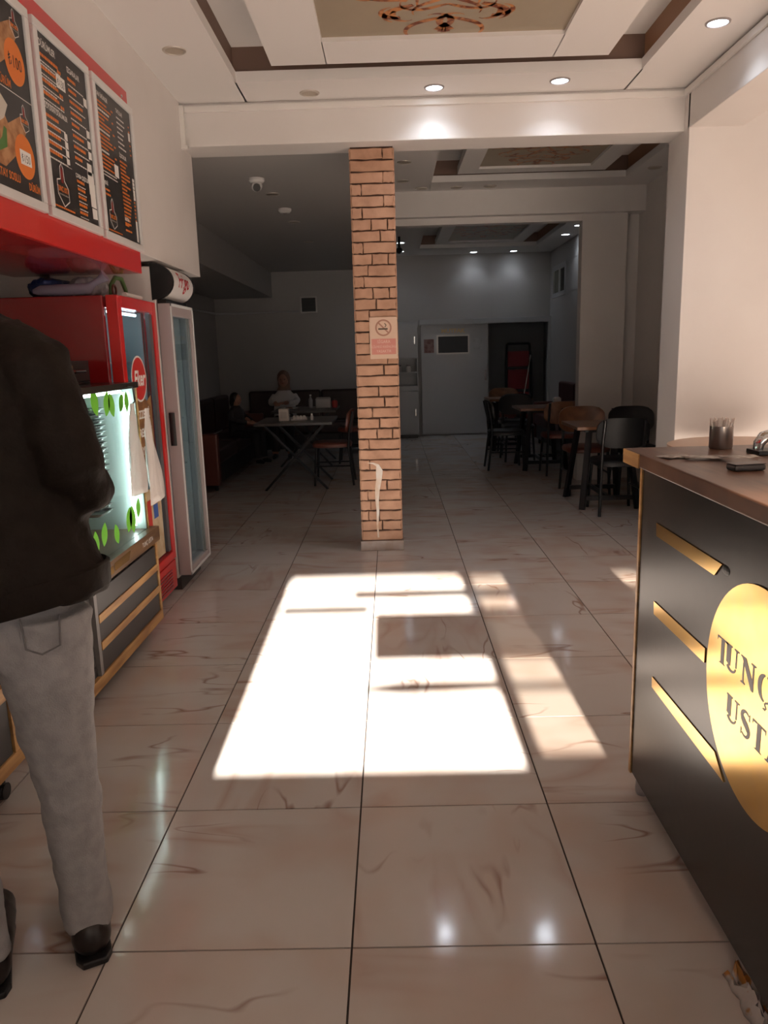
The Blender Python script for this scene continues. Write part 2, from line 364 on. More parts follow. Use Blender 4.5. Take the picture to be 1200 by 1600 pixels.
G().box(-.615, .475, FY - .052, FY - .046, 1.085, 2.01).obj('pane', CLEAR, door)
g = G(); g.box(-.2, .475, FY - .046, FY - .02, 1.765, 1.815); g.obj('push_bar', DF, door)
g = G(); g.box(-.6, -.1, FY - .046, FY - .02, 1.672, 1.715); g.obj('push_bar', DF, door)
g = G(); g.tube([(-.115, FY - .03, 1.315), (.05, FY - .03, 1.318), (.475, FY - .03, 1.322)], [.012, .026, .02], 10); g.obj('push_bar', DF, door)
G().box(-.07, .475, FY - .045, FY - .04, 1.43, 1.672).obj('notice_sheet', PAPER, door)
for z0, z1 in ((1.755, 1.82), (1.43, 1.69), (1.305, 1.335)): G().box(.55, 1.63, FY - .045, FY - .041, z0, z1).obj('shade_band', GLASS('shade_band_grey', (.35, .34, .33), .02), wn1)  # unseen bands added on the pane to cast dim stripes on the floor
# rear window on the right wall
wn = SB('window_9', GREYW, (2.74, 2.80, WY0 - .02, WY0 + .05, WZ0 - .02, WZ1 + .02), (2.74, 2.80, WY1 - .05, WY1 + .02, WZ0 - .02, WZ1 + .02), (2.74, 2.80, WY0, WY1, WZ0 - .02, WZ0 + .05), (2.74, 2.80, WY0, WY1, WZ1 - .05, WZ1 + .02))
G().box(2.765, 2.772, WY0 + .04, WY1 - .04, WZ0 + .04, WZ1 - .04).obj('pane', GLASS('frosted_pane', (.16, .17, .16), .05), wn)
g = G(); g.box(2.745, 2.775, (WY0 + WY1) / 2 - .02, (WY0 + WY1) / 2 + .02, WZ0, WZ1); g.obj('mullion', GREYW, wn)
# ================================================================== PILLAR
PX0, PX1, PY0, PY1 = -.243, .052, 5.552, 5.70 + .15
PW, PD = PX1 - PX0, PY1 - PY0
MORTAR = M('brick_joint', (.06, .028, .016), .85)
BRICK = M('brick_face', (.53, .31, .205), .75, col2=(.37, .20, .125), nscale=9, lo=.35, hi=.75, bump=.3, bscale=45, rnd=True)
pillar = thing('brick_pillar', 'square pillar clad in tan bricks standing alone under the beam', 'pillar', (PX0, PY0, 0))
G().box(.004, PW - .004, .004, PD - .004, .0, 2.80).obj('core', MORTAR, pillar)
g = G(); g.box(-.012, PW + .012, -.012, PD + .012, 0, .075); g.obj('plinth', M('plinth_tile', (.42, .36, .33), .2, col2=(.34, .25, .21), nscale=8), pillar, bev=.003)
def brick_mesh(w, hh, seed):
    rd = random.Random(seed); g = G(); n = 4; pts = []
    for a, b, k in (((0, 0), (w, 0), n), ((w, 0), (w, hh), 2), ((w, hh), (0, hh), n), ((0, hh), (0, 0), 2)):
        for i in range(k):
            t = i / k; j = .003
            pts.append((a[0] + (b[0] - a[0]) * t + rd.uniform(-j, j), a[1] + (b[1] - a[1]) * t + rd.uniform(-j, j)))
    c = (w / 2, hh / 2)
    ring = lambda s, y: [(c[0] + (p[0] - c[0]) * (1 - 2 * s / w), y, c[1] + (p[1] - c[1]) * (1 - 2 * s / hh)) for p in pts]
    g.loft([ring(0, 0), ring(0, -.005), ring(.004, -.009)])
    bmesh.ops.recalc_face_normals(g.bm, faces=g.bm.faces)
    me = bpy.data.meshes.new('brick'); g.bm.to_mesh(me); g.bm.free(); me.materials.append(BRICK); return me
course = (2.795 - .08) / 36
hh = course - .009
vert = []
rb = random.Random(3); cache = {}
def bm_for(w):
    k = round(w, 3); v = rb.randrange(4)
    if (k, v) not in cache: cache[(k, v)] = brick_mesh(k, hh, hash((k, v)) % 1000)
    return cache[(k, v)]
patterns = ((.10, .19), (.215, .075), (.05, .08, .16), (.29,), (.15, .14), (.19, .10), (.07, .22), (.13, .11, .05))
sidep = ((.20, .098), (.098, .20), (.14, .158))
last = None
for k in range(36):
    z = .082 + k * course
    while True:
        pt = rb.choice(patterns)
        if pt is not last: break
    last = pt
    tot = sum(pt); x = .0
    for wv in pt:
        wv = wv * PW / tot
        o = bpy.data.objects.new('brick', bm_for(round((wv - .006) * 200) / 200)); COL.objects.link(o); o.parent = pillar
        o.location = (x + .003, .004, z + rb.uniform(-.0015, .0015)); x += wv
    for sx, ang, px in ((0, -math.pi / 2, .004), (1, math.pi / 2, PW - .004)):
        sp = sidep[(k + sx) % 3]; y = 0
        for wv in sp:
            wv = wv * PD / sum(sp)
            o = bpy.data.objects.new('brick', bm_for(round((wv - .006) * 200) / 200)); COL.objects.link(o); o.parent = pillar
            o.rotation_euler = (0, 0, ang); o.location = (px, (y + .0045) if sx else (y + wv - .0045), z); y += wv
# torn strip where the cladding has peeled away
g = G(); fr = FR((.118, -.0075, .0), (1, 0, 0), (0, 0, 1))
g.strip([(-.06, .66), (-.02, .655), (.01, .64), (.022, .60), (.018, .54), (.004, .46), (.0, .38), (.004, .30), (-.002, .2), (.002, .1)], [.006, .012, .024, .05, .042, .034, .026, .02, .014, .012], fr, .002)
g.obj('torn_strip', M('bare_plaster', (.62, .44, .30), .7, col2=(.7, .66, .62), nscale=9), pillar)
# no smoking notice on the pillar
sign = thing('no_smoking_sign', 'paper no smoking notice taped on the brick pillar', 'sign', (-.143, 5.541, 1.40))
SW, SH = .195, .285
G().box(0, SW, -.002, 0, 0, SH).obj('sheet', M('notice_paper', (.66, .47, .35), .6), sign)
fr = FR((0, -.0026, 0), (1, 0, 0), (0, 0, 1))
g = G(); g.poly([(.012, .03), (SW - .012, .03), (SW - .012, .138), (.012, .138)], fr); g.obj('red_block', M('faded_red', (.60, .245, .2), .6), sign)
g = G(); fr2 = FR((0, -.003, 0), (1, 0, 0), (0, 0, 1))
for t, y, s in (('SİGARA', .108, .03), ('İÇİLMESİ KESİNLİKLE', .076, .0215), ('YASAKTIR', .043, .027)): g.text(t, s, fr2, SW / 2, y, 'CENTER', .86)
g.obj('lettering', M('faded_white', (.72, .5, .4), .6), sign)
g = G(); c = Vector((SW / 2, .213)); rr = .052
ring = [(c.x + rr * math.cos(a * math.pi / 16), c.y + rr * math.sin(a * math.pi / 16)) for a in range(33)]
g.strip(ring, .011, fr2); g.strip([(c.x - .036, c.y + .036), (c.x + .036, c.y - .036)], .01, fr2)
g.obj('prohibition_ring', M('faded_brown', (.40, .2, .14), .6), sign)
g = G(); fr3 = FR((0, -.0034, 0), (1, 0, 0), (0, 0, 1)); g.strip([(c.x - .036, c.y - .008), (c.x + .03, c.y - .008)], .011, fr3)
g.strip([(c.x + .01, c.y + .004), (c.x + .02, c.y + .018), (c.x + .008, c.y + .03)], .006, fr3); g.obj('cigarette', M('print_dark', (.1, .07, .05), .6), sign)

# ================================================================== LIGHTS IN THE CEILINGS
def downlight(loc, lit, label, group, power=5, r=.062):
    t = thing('downlight', label, 'ceiling light', loc, 0, group)
    g = G(); n = 24
    g.loft([[(rr * math.cos(2 * math.pi * k / n), rr * math.sin(2 * math.pi * k / n), z) for k in range(n)] for rr, z in ((r * .8, -.003), (r * .86, -.008), (r, -.006), (r * 1.03, 0))], cap=False)
    g.obj('rim', RIM if not lit else GREYP, t, smooth=50)
    G().lathe([(r * .82, -.001), (r * .8, -.004), (r * .5, -.0055)], n=20).obj('lens', LEDM if lit else LENSOFF, t)
    if lit:
        ld = bpy.data.lights.new('lamp', 'SPOT'); ld.energy = power; ld.color = (.82, .9, 1); ld.spot_size = R_(125); ld.spot_blend = .7; ld.shadow_soft_size = .05
        lo = bpy.data.objects.new('lamp', ld); COL.objects.link(lo); lo.parent = t; lo.location = (0, 0, -.02)
    return t
for p in ((-1.12, 4.53), (-.47, 5.28)): downlight((*p, 3.06), False, 'unlit beige downlight at the corner of the front ceiling' if p[0] > -1 else 'unlit beige downlight in the front ceiling above the menu boards', None)
downlight((.315, 5.25, 3.06), True, 'lit downlight in the front ceiling in line with the brick pillar', None)
downlight((1.09, 5.2, 3.06), True, 'lit downlight in the front ceiling nearest the corner of the beams', None)
downlight((1.73, 4.40, 3.06), True, 'lit downlight in the front ceiling next to the side beam', None)
for p, lb in (((.16, 7.1), 'unlit downlight between the pillar and the middle tray, nearer the front beam'), ((.16, 7.84), 'unlit downlight between the pillar and the middle tray, nearer the rear beam'), ((.35, 8.2), 'unlit downlight by the rear beam, first from the pillar'), ((.70, 8.2), 'unlit downlight by the rear beam, second from the pillar'), ((1.04, 8.2), 'unlit downlight by the rear beam, third from the pillar'), ((2.48, 7.6), 'unlit downlight between the middle tray and the side wall')): downlight((*p, 3.05), False, lb, 'unlit downlights around the middle tray')
for p, lb in (((.19, 12.0), 'lit rear downlight beside the black bracket camera'), ((.2, 13.0), 'lit rear downlight above the tall kitchen cabinet'), ((1.42, 13.35), 'lit rear downlight above the sliding kitchen door'), ((2.08, 13.35), 'lit rear downlight above the open kitchen doorway'), ((2.56, 11.65), 'lit rear downlight by the side wall, closer to the small window'), ((2.56, 10.85), 'lit rear downlight by the side wall, closer to the pier')): downlight((*p, 3.05), True, lb, 'lit downlights around the rear tray', power=2.6, r=.07)
for p, lb in (((-1.01, 7.23), 'unlit downlight between the dome camera and the smoke detector'), ((-1.0, 8.7), 'unlit downlight just past the smoke detector over the booth'), ((-1.0, 10.2), 'unlit downlight over the booth, farthest from the dome camera')): downlight((*p, 2.85), False, lb, 'unlit downlights over the booth')
# smoke detector, dome camera
t = thing('smoke_detector', 'flat white smoke detector on the low side ceiling', 'smoke detector', (-1.0, 7.95, 2.85))
G().lathe([(.065, 0), (.065, -.02), (.045, -.04)], n=20).obj('housing', M('white_plastic', (.7, .68, .66), .4), t, smooth=40)
G().lathe([(.02, -.038), (.016, -.047)], n=12).obj('sensor', GREYP, t)
t = thing('dome_camera', 'white dome security camera with black lens on low ceiling', 'camera', (-1.05, 6.62, 2.85))
G().lathe([(.065, 0), (.065, -.02), (.05, -.035)], n=24).obj('base', MT['white_plastic'], t, smooth=40)
g = G(); g.ell((0, -.005, -.055), .047, .047, .047, 16); g.obj('housing', MT['white_plastic'], t, smooth=60)
q = Vector((.15, -.8, -.45)).normalized()
g = G(); g.tube([Vector((0, -.005, -.055)) + q * .03, Vector((0, -.005, -.055)) + q * .052], .03, 16); g.obj('lens', BLACK, t)

# cable trunking along the beam
t = thing('cable_trunking', 'white plastic cable trunking running along the top of the beam', 'trunking', (0, 5.42, 2.80))
PVC = M('pvc_white', (.74, .71, .68), .4)
G().box(-1.30, 1.95, -.022, 0, .205, .242).obj('run', PVC, t, bev=.002)
G().box(-1.33, -1.302, -.045, -.018, -.0, .242).obj('drop', PVC, t, bev=.002)
G().box(-1.333, -1.285, -.05, -.012, -.022, .0).obj('end_piece', PVC, t, bev=.004)
t = thing('side_trunking', 'white plastic cable trunking along the side beam', 'trunking', (1.95, 0, 3.005))
G().box(-.022, 0, .2, 5.39, 0, .037).obj('run', PVC, t, bev=.002)

# ================================================================== RED FASCIA AND MENU BOARDS
fas = thing('menu_fascia', 'glossy red fascia panel behind the three menu boards', 'panel', (-1.329, 1.3, 1.885))
G().box(0, .022, 0, 2.935, 0, .885).obj('panel', RED, fas, bev=.003)
G().box(-.66, 0, 0, 2.93, 0, .02).obj('underside', REDDARK, fas)
sw = G().lathe([(.008, 0), (.006, .004)], n=10).obj('screw', CHROME, fas)
sw.rotation_euler = (0, math.pi / 2, 0); sw.location = (.022, 2.85, .84)
BX = -1.305
def board(y0, y1, label, build):
    W, H = y1 - y0, .70
    t = thing('menu_board', label, 'menu board', (BX, y0, 1.99), 0, 'menu boards on the red fascia')
    fw = .034
    for nm, b in (('frame_rail', (0, .022, 0, W, 0, fw)), ('frame_rail', (0, .022, 0, W, H - fw, H)), ('frame_stile', (0, .022, 0, fw, fw, H - fw)), ('frame_stile', (0, .022, W - fw, W, fw, H - fw))):
        G().box(*b).obj(nm, ALU, t, bev=.004)
    G().box(0, .012, fw, W - fw, fw, H - fw).obj('poster', INK, t)
    inks = {'o': (G(), ORANGE, 'orange_print'), 'w': (G(), PRINTW, 'white_print'), 'p': (G(), PAPER, 'price_sticker'), 'd': (G(), INK, 'dark_print'), 'r': (G(), M('print_red', (.25, .02, .015), .5), 'red_print'), 'b': (G(), M('print_wrap', (.50, .26, .12), .5, col2=(.3, .12, .04), nscale=25), 'food_print'), 'n': (G(), M('print_cream', (.6, .55, .48), .5), 'wrap_print'), 'g': (G(), M('print_green', (.08, .2, .05), .5), 'salad_print')}
    lv = {'o': .0125, 'w': .013, 'r': .0127, 'b': .0123, 'n': .0124, 'g': .0126, 'd': .0134, 'p': .0132}
    def fr(k): return FR((lv[k], fw, fw), (0, 1, 0), (0, 0, 1))
    rd = random.Random(int(y0 * 1000))
    def words(k, x, y, w, hgt):
        xx = x
        while xx < x + w - .005:
            ww = rd.uniform(.008, .022); ww = min(ww, x + w - xx)
            inks[k][0].poly([(xx, y), (xx + ww, y), (xx + ww, y + hgt), (xx, y + hgt)], fr(k)); xx += ww + .003
    def head(x, y, s, size): inks['w'][0].text(s, size, fr('w'), x, y, 'LEFT', .8, bold=.0006)
    def sticker(x, y, w, hgt, txt=''):
        inks['p'][0].poly([(x, y), (x + w, y + rd.uniform(-.004, .004)), (x + w, y + hgt), (x, y + hgt)], fr('p'))
        if txt: inks['d'][0].text(txt, hgt * .8, fr('d'), x + w / 2, y + hgt * .2, 'CENTER', .8)
    def logo(x, y, s):
        g2 = inks['w'][0]
        out = [(-.5, .35), (-.5, -.15), (.0, -.55), (.5, -.3), (.5, .15), (.18, .4), (.14, .85), (0, 1.0), (-.14, .85), (-.18, .42), (-.5, .35)]
        g2.strip([(x + a * s, y + b * s) for a, b in out], s * .05, fr('w'))
        inks['r'][0].poly([(x + a * s, y + b * s) for a, b in ((-.1, .3), (.1, .3), (.1, .75), (0, .9), (-.1, .75))], fr('r'))
        inks['o'][0].text('TUNÇ USTA', s * .27, fr('o'), x, y - .02 * s, 'CENTER', .72, bold=.001)
        inks['w'][0].text('DÖNER DÜRÜM LAHMACUN', s * .075, fr('w'), x, y - .16 * s, 'CENTER', .9)
    build(W - 2 * fw, H - 2 * fw, inks, fr, words, head, sticker, logo, rd)
    for k, (gg, mt, nm) in inks.items():
        if gg.bm.faces: gg.obj(nm, mt, t, fix=False)['kind'] = 'stuff'
    return t
def food(W, H, inks, fr, words, head, sticker, logo, rd):
    for (yo, pr, nm) in ((.33, '₺100', 'TAVUK DÜRÜM'), (.02, '₺150', 'HATAY SOSLU')):
        logo(W - .075, yo + .235, .06)
        inks['b'][0].poly([(.02, yo + .06), (W * .5, yo + .05), (W * .72, yo + .12), (W * .86, yo + .2), (W * .8, yo + .25), (W * .6, yo + .2), (W * .5, yo + .26), (W * .2, yo + .2)], fr('b'))
        inks['n'][0].poly([(.0, yo + .15), (W * .3, yo + .14), (W * .55, yo + .21), (W * .62, yo + .26), (W * .52, yo + .29), (W * .2, yo + .26), (0, yo + .25)], fr('n'))
        inks['g'][0].strip([(W * .42, yo + .1), (W * .52, yo + .13), (W * .55, yo + .18)], [.02, .04, .02], fr('g'))
        c = (W - .10, yo + .115)
        inks['o'][0].poly([(c[0] + .075 * math.cos(a * math.pi / 14), c[1] + .075 * math.sin(a * math.pi / 14)) for a in range(28)], fr('o'))
        if pr == '₺150': sticker(c[0] - .04, c[1] - .03, .085, .05, '₺150')
        else: inks['d'][0].text(pr, .058, fr('d'), c[0], c[1] - .02, 'CENTER', .85)
        inks['o'][0].text(nm if pr == '₺100' else nm, .038, fr('o'), W - .25, yo + .015, 'CENTER', .75, bold=.0008)
        if pr != '₺100':
            inks['o'][0].text('DÜRÜM', .036, fr('o'), W - .05, yo + .005, 'CENTER', .7, bold=.0008)
    inks['w'][0].strip([(0, .335), (W, .335)], .003, fr('w'))
def menu_a(W, H, inks, fr, words, head, sticker, logo, rd):
    cw = W * .47
    head(.015, H - .05, 'DÜRÜMLER', .036); head(cw + .05, H - .06, 'IZGARALAR', .03)
    y = H - .085
    for i in range(4):
        words('o', .015, y, cw * rd.uniform(.5, .8), .012); words('w', .015, y - .02, cw * .85, .005); words('w', .015, y - .031, cw * .6, .005)
        words('o', cw - .05, y - .012, .035, .012); y -= .044
    head(.01, y - .005, 'DOYURAN DÜRÜMLER', .026); y -= .035
    for i in range(5):
        words('o', .015, y, cw * rd.uniform(.35, .7), .012); words('w', .015, y - .02, cw * .8, .005)
        if i: sticker(cw - .045, y - .012, .03, .024)
        y -= .032
    inks['w'][0].strip([(.005, y + .012), (cw, y + .012)], .002, fr('w'))
    y2 = H - .09
    for i in range(8):
        words('o', cw + .05, y2, (W - cw) * rd.uniform(.3, .55), .012); words('w', cw + .045, y2 - .02, (W - cw) * .65, .005)
        if i in (1, 4, 5, 6): sticker(W - .045, y2 - .01, .036, .032)
        y2 -= .043
    sticker(W - .075, y2 + .005, .05, .05)
    head(cw + .035, y2 - .03, 'ÇORBA ÇEŞİTLERİ', .022); y2 -= .05
    for i in range(6):
        words('o', cw + .045, y2, .085, .011); words('w', cw + .045, y2 - .015, .09, .004); y2 -= .031
    for i, (a, b) in enumerate(((.07, .045), (.068, .05), (.06, .05), (.055, .045))): sticker(W - .08 + i * .006, .175 - i * .05, a, b)
    sticker(cw - .07, H - .155, .085, .05, '₺130')
    logo(cw * .5, .08, .105); words('o', .015, .012, cw * .9, .007)
def menu_b(W, H, inks, fr, words, head, sticker, logo, rd):
    cw = W * .5
    head(.015, H - .045, 'YAN ÜRÜNLER', .027); head(cw + .03, H - .05, 'TATLILAR', .026)
    y = H - .07
    for i in range(17):
        words('w' if i % 5 == 2 else 'o', .015, y, cw * rd.uniform(.35, .75), .008)
        if i % 3 == 0: words('o', cw - .04, y, .025, .008)
        y -= .0175
    sticker(cw - .06, y + .01, .055, .055)
    words('w', .015, y, cw * .8, .005); words('w', .015, y - .014, cw * .8, .005)
    head(.015, y - .055, 'MENÜ', .024); words('o', .015, y - .08, .07, .009); words('o', .015, y - .1, .08, .009)
    logo(cw * .42, .07, .088); words('o', .01, .01, cw * .85, .006)
    y = H - .075
    for i in range(7): words('w', cw + .03, y, (W - cw) * rd.uniform(.3, .5), .007); words('o', W - .04, y, .02, .007); y -= .022
    sticker(W - .05, H - .14, .03, .04)
    head(cw + .03, y - .02, 'İÇECEKLER', .024); y -= .045
    for i in range(17):
        words('o', cw + .03, y, (W - cw) * rd.uniform(.3, .55), .009)
        if 3 <= i < 9: sticker(W - .045, y - .004, .03, .016)
        elif i >= 9: words('o', W - .045, y, .025, .008)
        y -= .0178
    head(cw + .03, .09, 'EKSTRA', .022); words('o', cw + .03, .065, .06, .009); words('o', cw + .03, .04, .09, .009); sticker(W - .045, .01, .025, .1)
board(2.50, 3.08, 'menu board with food pictures and orange price discs', food)
board(3.115, 3.655, 'menu board with two text columns, many white price stickers, between two other boards', menu_a)
board(3.69, 4.235, 'menu board at the end of the red fascia with fine text columns', menu_b)

# ================================================================== REFRIGERATORS
fr_ = thing('red_refrigerator', 'red upright display refrigerator with glass door beside the white cooler', 'refrigerator', (-1.98, 3.965, 0))
D, Wd, Ht = .62, .635, 1.76
g = G()
g.box(0, D - .075, 0, .03, .06, Ht); g.box(0, D - .075, Wd - .03, Wd, .06, Ht); g.box(0, .03, .03, Wd - .03, .06, Ht); g.box(0, D - .075, .03, Wd - .03, Ht - .06, Ht); g.box(0, D - .075, .03, Wd - .03, .06, .24)
g.obj('cabinet', REDDARK, fr_, bev=.006)
g = G(); g.box(.031, .04, .031, Wd - .031, .24, Ht - .06); g.box(.04, D - .08, .031, .034, .24, Ht - .06); g.box(.04, D - .08, Wd - .034, Wd - .031, .24, Ht - .06); g.obj('liner', COOLIN, fr_)
dr = G(); x0, x1 = D - .06, D
dr.box(x0, x1, 0, .055, .235, Ht); dr.box(x0, x1, Wd - .055, Wd, .235, Ht); dr.box(x0, x1, .055, Wd - .055, Ht - .06, Ht); dr.box(x0, x1, .055, Wd - .055, .235, .285)
dr = dr.obj('door', RED, fr_, bev=.004)
G().box(D - .03, D - .024, .05, Wd - .05, .28, Ht - .055).obj('pane', COOLG, dr)
g = G()
for yy in (.056, Wd - .064): g.box(D - .045, D - .02, yy, yy + .008, .285, Ht - .06)
g.obj('gasket', GREYP, dr)
G().box(D - .022, D - .006, Wd - .12, Wd - .07, .3, Ht - .07).obj('grip_strip', M('dark_grey', (.09, .09, .1), .35), dr)
g = G(); g.box(D - .06, D - .005, 0, Wd, .05, .225); g.obj('kick_panel', RED, fr_, bev=.004)
g = G()
for i in range(6): g.box(D - .004, D + .001, .12, Wd - .1, .075 + i * .02, .085 + i * .02)
g.obj('vent_slot', REDDARK, fr_)
for i, z in enumerate((.55, .85, 1.15, 1.42)): G().box(.05, D - .1, .04, Wd - .04, z, z + .008).obj('wire_shelf', M('shelf_wire', (.5, .53, .55), .3), fr_)
for y in (.06, Wd - .06):
    for x in (.05, D - .1): G().lathe([(.02, 0), (.02, .06)], (x, y, 0), 10).obj('foot', BLACK, fr_)
fr = FR((D - .0225, .0, 0), (0, 1, 0), (0, 0, 1))
c = (.30, 1.335)
g = G(); g.poly([(c[0] + .125 * math.cos(a * math.pi / 20), c[1] + .125 * math.sin(a * math.pi / 20)) for a in range(40)], fr); g.obj('logo_border', PRINTW, dr, fix=False)
fr = FR((D - .0218, .0, 0), (0, 1, 0), (0, 0, 1))
g = G(); g.poly([(c[0] + .115 * math.cos(a * math.pi / 20), c[1] + .115 * math.sin(a * math.pi / 20)) for a in range(40)], fr); g.obj('logo_disc', M('logo_red', (.55, .03, .025), .4), dr, fix=False)
fr = FR((D - .021, .0, 0), (0, 1, 0), (0, 0, 1))
g = G(); g.text('Eker', .115, fr, c[0], c[1] - .035, 'CENTER', .85, shear=.25, bold=.003); g.obj('logo_lettering', PRINTW, dr, fix=False)
fr = FR((D - .0228, .0, 0), (0, 1, 0), (0, 0, 1))
g = G(); g.poly([(.14, .88), (.3, .86), (.47, .90), (.48, 1.24), (.4, 1.21), (.36, 1.23), (.2, 1.22), (.13, 1.25)], fr); g.obj('poster', M('poster_brown', (.17, .075, .03), .5, col2=(.35, .18, .06), nscale=14), dr, fix=False)
fr = FR((D - .0222, .0, 0), (0, 1, 0), (0, 0, 1))
for tx, zz in (('LEZZETLİ', 1.12), ('BEREKETLİ', 1.02), ('AYRAN', .92)): g = G(); g.text(tx, .062, fr, .31, zz, 'CENTER', .9, bold=.002); g.obj('poster_lettering', PRINTW, dr, fix=False)['kind'] = 'stuff'
g = G(); g.box(D - .022, D - .02, .16, Wd - .14, .3, .72); g.obj('lower_poster', M('poster_tan', (.42, .3, .16), .5, col2=(.6, .5, .35), nscale=10), dr)
g = G(); g.box(D - .0215, D - .0185, .2, .3, .5, .66); g.obj('red_label', M('label_red', (.5, .04, .03), .5), dr)
g = G(); g.box(D - .0215, D - .0185, .34, .42, .54, .62); g.obj('blue_label', M('label_blue', (.05, .12, .4), .5), dr)

g = G(); g.tube([(D - .09, .1, Ht - .075), (D - .09, Wd - .1, Ht - .075)], .008, 8); g.obj('led_tube', COOLTUBE, fr_)
g = G(); g.tube([(D - .1, .05, .3), (D - .1, .05, Ht - .1)], .006, 8); g.obj('led_tube', COOLTUBE, fr_)
wc = thing('white_cooler', 'tall white cooler with grey door and rounded header sign', 'refrigerator', (-1.98, 4.655, 0))
D, Wd, Ht = .69, .52, 1.76
CWHITE = M('cooler_white', (.66, .61, .585), .4)
g = G(); g.box(0, D - .08, 0, .035, .08, 1.97); g.box(0, D - .08, Wd - .035, Wd, .08, 1.97); g.box(0, .04, .035, Wd - .035, .08, 1.97); g.box(0, D - .08, .035, Wd - .035, 1.70, 1.97); g.box(0, D - .08, .035, Wd - .035, .08, .14)
g.obj('cabinet', CWHITE, wc, bev=.006)
g = G(); g.box(.041, .05, .036, Wd - .036, .14, 1.7); g.obj('liner', COOLIN, wc)
g = G(); g.box(.04, D - .07, .02, Wd - .02, 0, .08); g.obj('plinth', M('plinth_dark', (.05, .045, .045), .5), wc)
dg_ = G(); x0, x1 = D - .075, D
dg_.box(x0, x1, 0, .05, .1, Ht); dg_.box(x0, x1, Wd - .05, Wd, .1, Ht); dg_.box(x0, x1, .05, Wd - .05, Ht - .07, Ht); dg_.box(x0, x1, .05, Wd - .05, .1, .15)
dg_ = dg_.obj('door', M('door_grey', (.40, .345, .345), .4), wc, bev=.004)
g = G(); g.box(D, D + .004, .0, .016, .1, Ht); g.box(D, D + .004, Wd - .016, Wd, .1, Ht); g.box(D, D + .004, 0, Wd, Ht - .016, Ht); g.box(D, D + .004, 0, Wd, .1, .116); g.obj('door_edging', M('edging_light', (.7, .72, .72), .3), dg_)
G().box(D - .03, D - .02, .045, Wd - .045, .145, Ht - .065).obj('pane', COOLG, dg_)
g = G()
for yy in (.052, .40, .45): g.box(D - .019, D - .012, yy, yy + .014, .15, Ht - .07)
g.obj('glazing_bar', M('bar_grey', (.2, .22, .22), .3), dg_)
g = G(); g.tube([(D - .04, -.004, .92), (D - .04, -.004, 1.12)], .018, 10, flat=.4); g.obj('handle_recess', BLACK, dg_, smooth=40)
for i, z in enumerate((.45, .75, 1.05, 1.35)): G().box(.05, D - .1, .04, Wd - .04, z, z + .008).obj('wire_shelf', MT['shelf_wire'], wc)
g = G(); g.tube([(D - .1, .05, .2), (D - .1, .05, 1.66)], .006, 8); g.obj('led_tube', COOLTUBE, wc)
# rounded header
n = 14; prof = [(D - .10, 1.78)] + [(D - .085 + .11 * math.cos(-math.pi / 2 + math.pi * k / n), 1.885 + .10 * math.sin(-math.pi / 2 + math.pi * k / n)) for k in range(n + 1)] + [(D - .10, 1.985)]
g = G(); g.loft([[(x, y, z) for x, z in prof] for y in (.03, Wd - .03)]); hd = g.obj('header', M('header_white', (.74, .73, .72), .3), wc, smooth=40)
for y0, y1 in ((-.002, .032), (Wd - .032, Wd + .002)):
    g = G(); g.loft([[(D - .085 + (x - D + .085) * 1.03, y, 1.885 + (z - 1.885) * 1.03) for x, z in prof] for y in (y0, y1)]); g.obj('header_end', BLACK, wc, smooth=40)
G().box(D - .11, D - .03, .03, Wd - .03, 1.755, 1.785).obj('header_base', BLACK, wc)
g = G(); fr = FR((D + .0275, .1, 1.86), (0, 1, 0), (0, 0, 1)); g.text('Frigo', .13, fr, .16, .0, 'CENTER', .9, shear=.3, bold=.001)
for v in g.bm.verts:
    dz = (v.co.z - 1.885) / .1; v.co.x = D - .085 + .1115 * math.sqrt(max(0, 1 - dz * dz)) + .001
g.obj('header_lettering', M('sign_red', (.5, .02, .03), .5), hd, fix=False)

# ================================================================== GLASS DISPLAY CASES
CB = M('case_black', (.035, .034, .035), .35)
case = thing('display_case', 'lit glass display case with green leaf stickers and striped base', 'display case', (-1.95, 2.85, 0))
D, Wd = .69, 1.09
g = G(); g.box(0, D - .02, .0, Wd, .12, .50); g.obj('base_body', M('case_side', (.08, .078, .078), .4), case, bev=.003)
G().box(D - .02, D - .006, .23, Wd - .03, .125, .475).obj('front_panel', CB, case)
G().box(D - .02, D, 0, Wd, .07, .122).obj('bottom_rail', GOLDW, case, bev=.002)
G().box(D - .02, D, Wd - .028, Wd, .122, .50).obj('end_rail', GOLDW, case, bev=.002)
G().box(D - .02, D - .002, .2, .23, .122, .48).obj('divider_rail', M('divider_grey', (.22, .21, .21), .4), case)
for z in (.225, .345): G().box(D - .006, D, .235, Wd - .03, z, z + .035).obj('gold_stripe', GOLDW, case)
for i in range(7): G().tube([(D - .03, .03, .16 + i * .045), (D - .012, .1, .16 + i * .045), (D - .03, .18, .16 + i * .045)], .017, 8).obj('vent_slat', BLACK, case, smooth=50)
g = G(); g.box(-.02, D + .012, -.01, Wd + .02, .50, .575); bd = g.obj('ledge', M('ledge_wood', (.10, .055, .03), .3, col2=(.2, .11, .05), nscale=4, stretch=(1, .5, 6)), case, bev=.003)
g = G(); fr = FR((D + .0127, 0, 0), (0, 1, 0), (0, 0, 1)); g.poly([(.2, .51), (.42, .515), (.42, .55), (.25, .545)], fr); g.poly([(.43, .52), (.62, .52), (.65, .56), (.43, .555)], fr); g.obj('gold_sticker', GOLD, bd, fix=False)
g = G(); g.text('TUNÇ USTA', .034, fr, .82, .525, 'LEFT', .9); g.obj('ledge_lettering', PRINTW, bd, fix=False)
for y in (.08, Wd - .06):
    for x in (.06, D - .08):
        g = G(); g.lathe([(.012, .03), (.012, .12)], (x, y, 0), 10); g.tube([(x - .012, y, .026), (x + .012, y, .026)], .026, 14); g.obj('caster', BLACK, case)
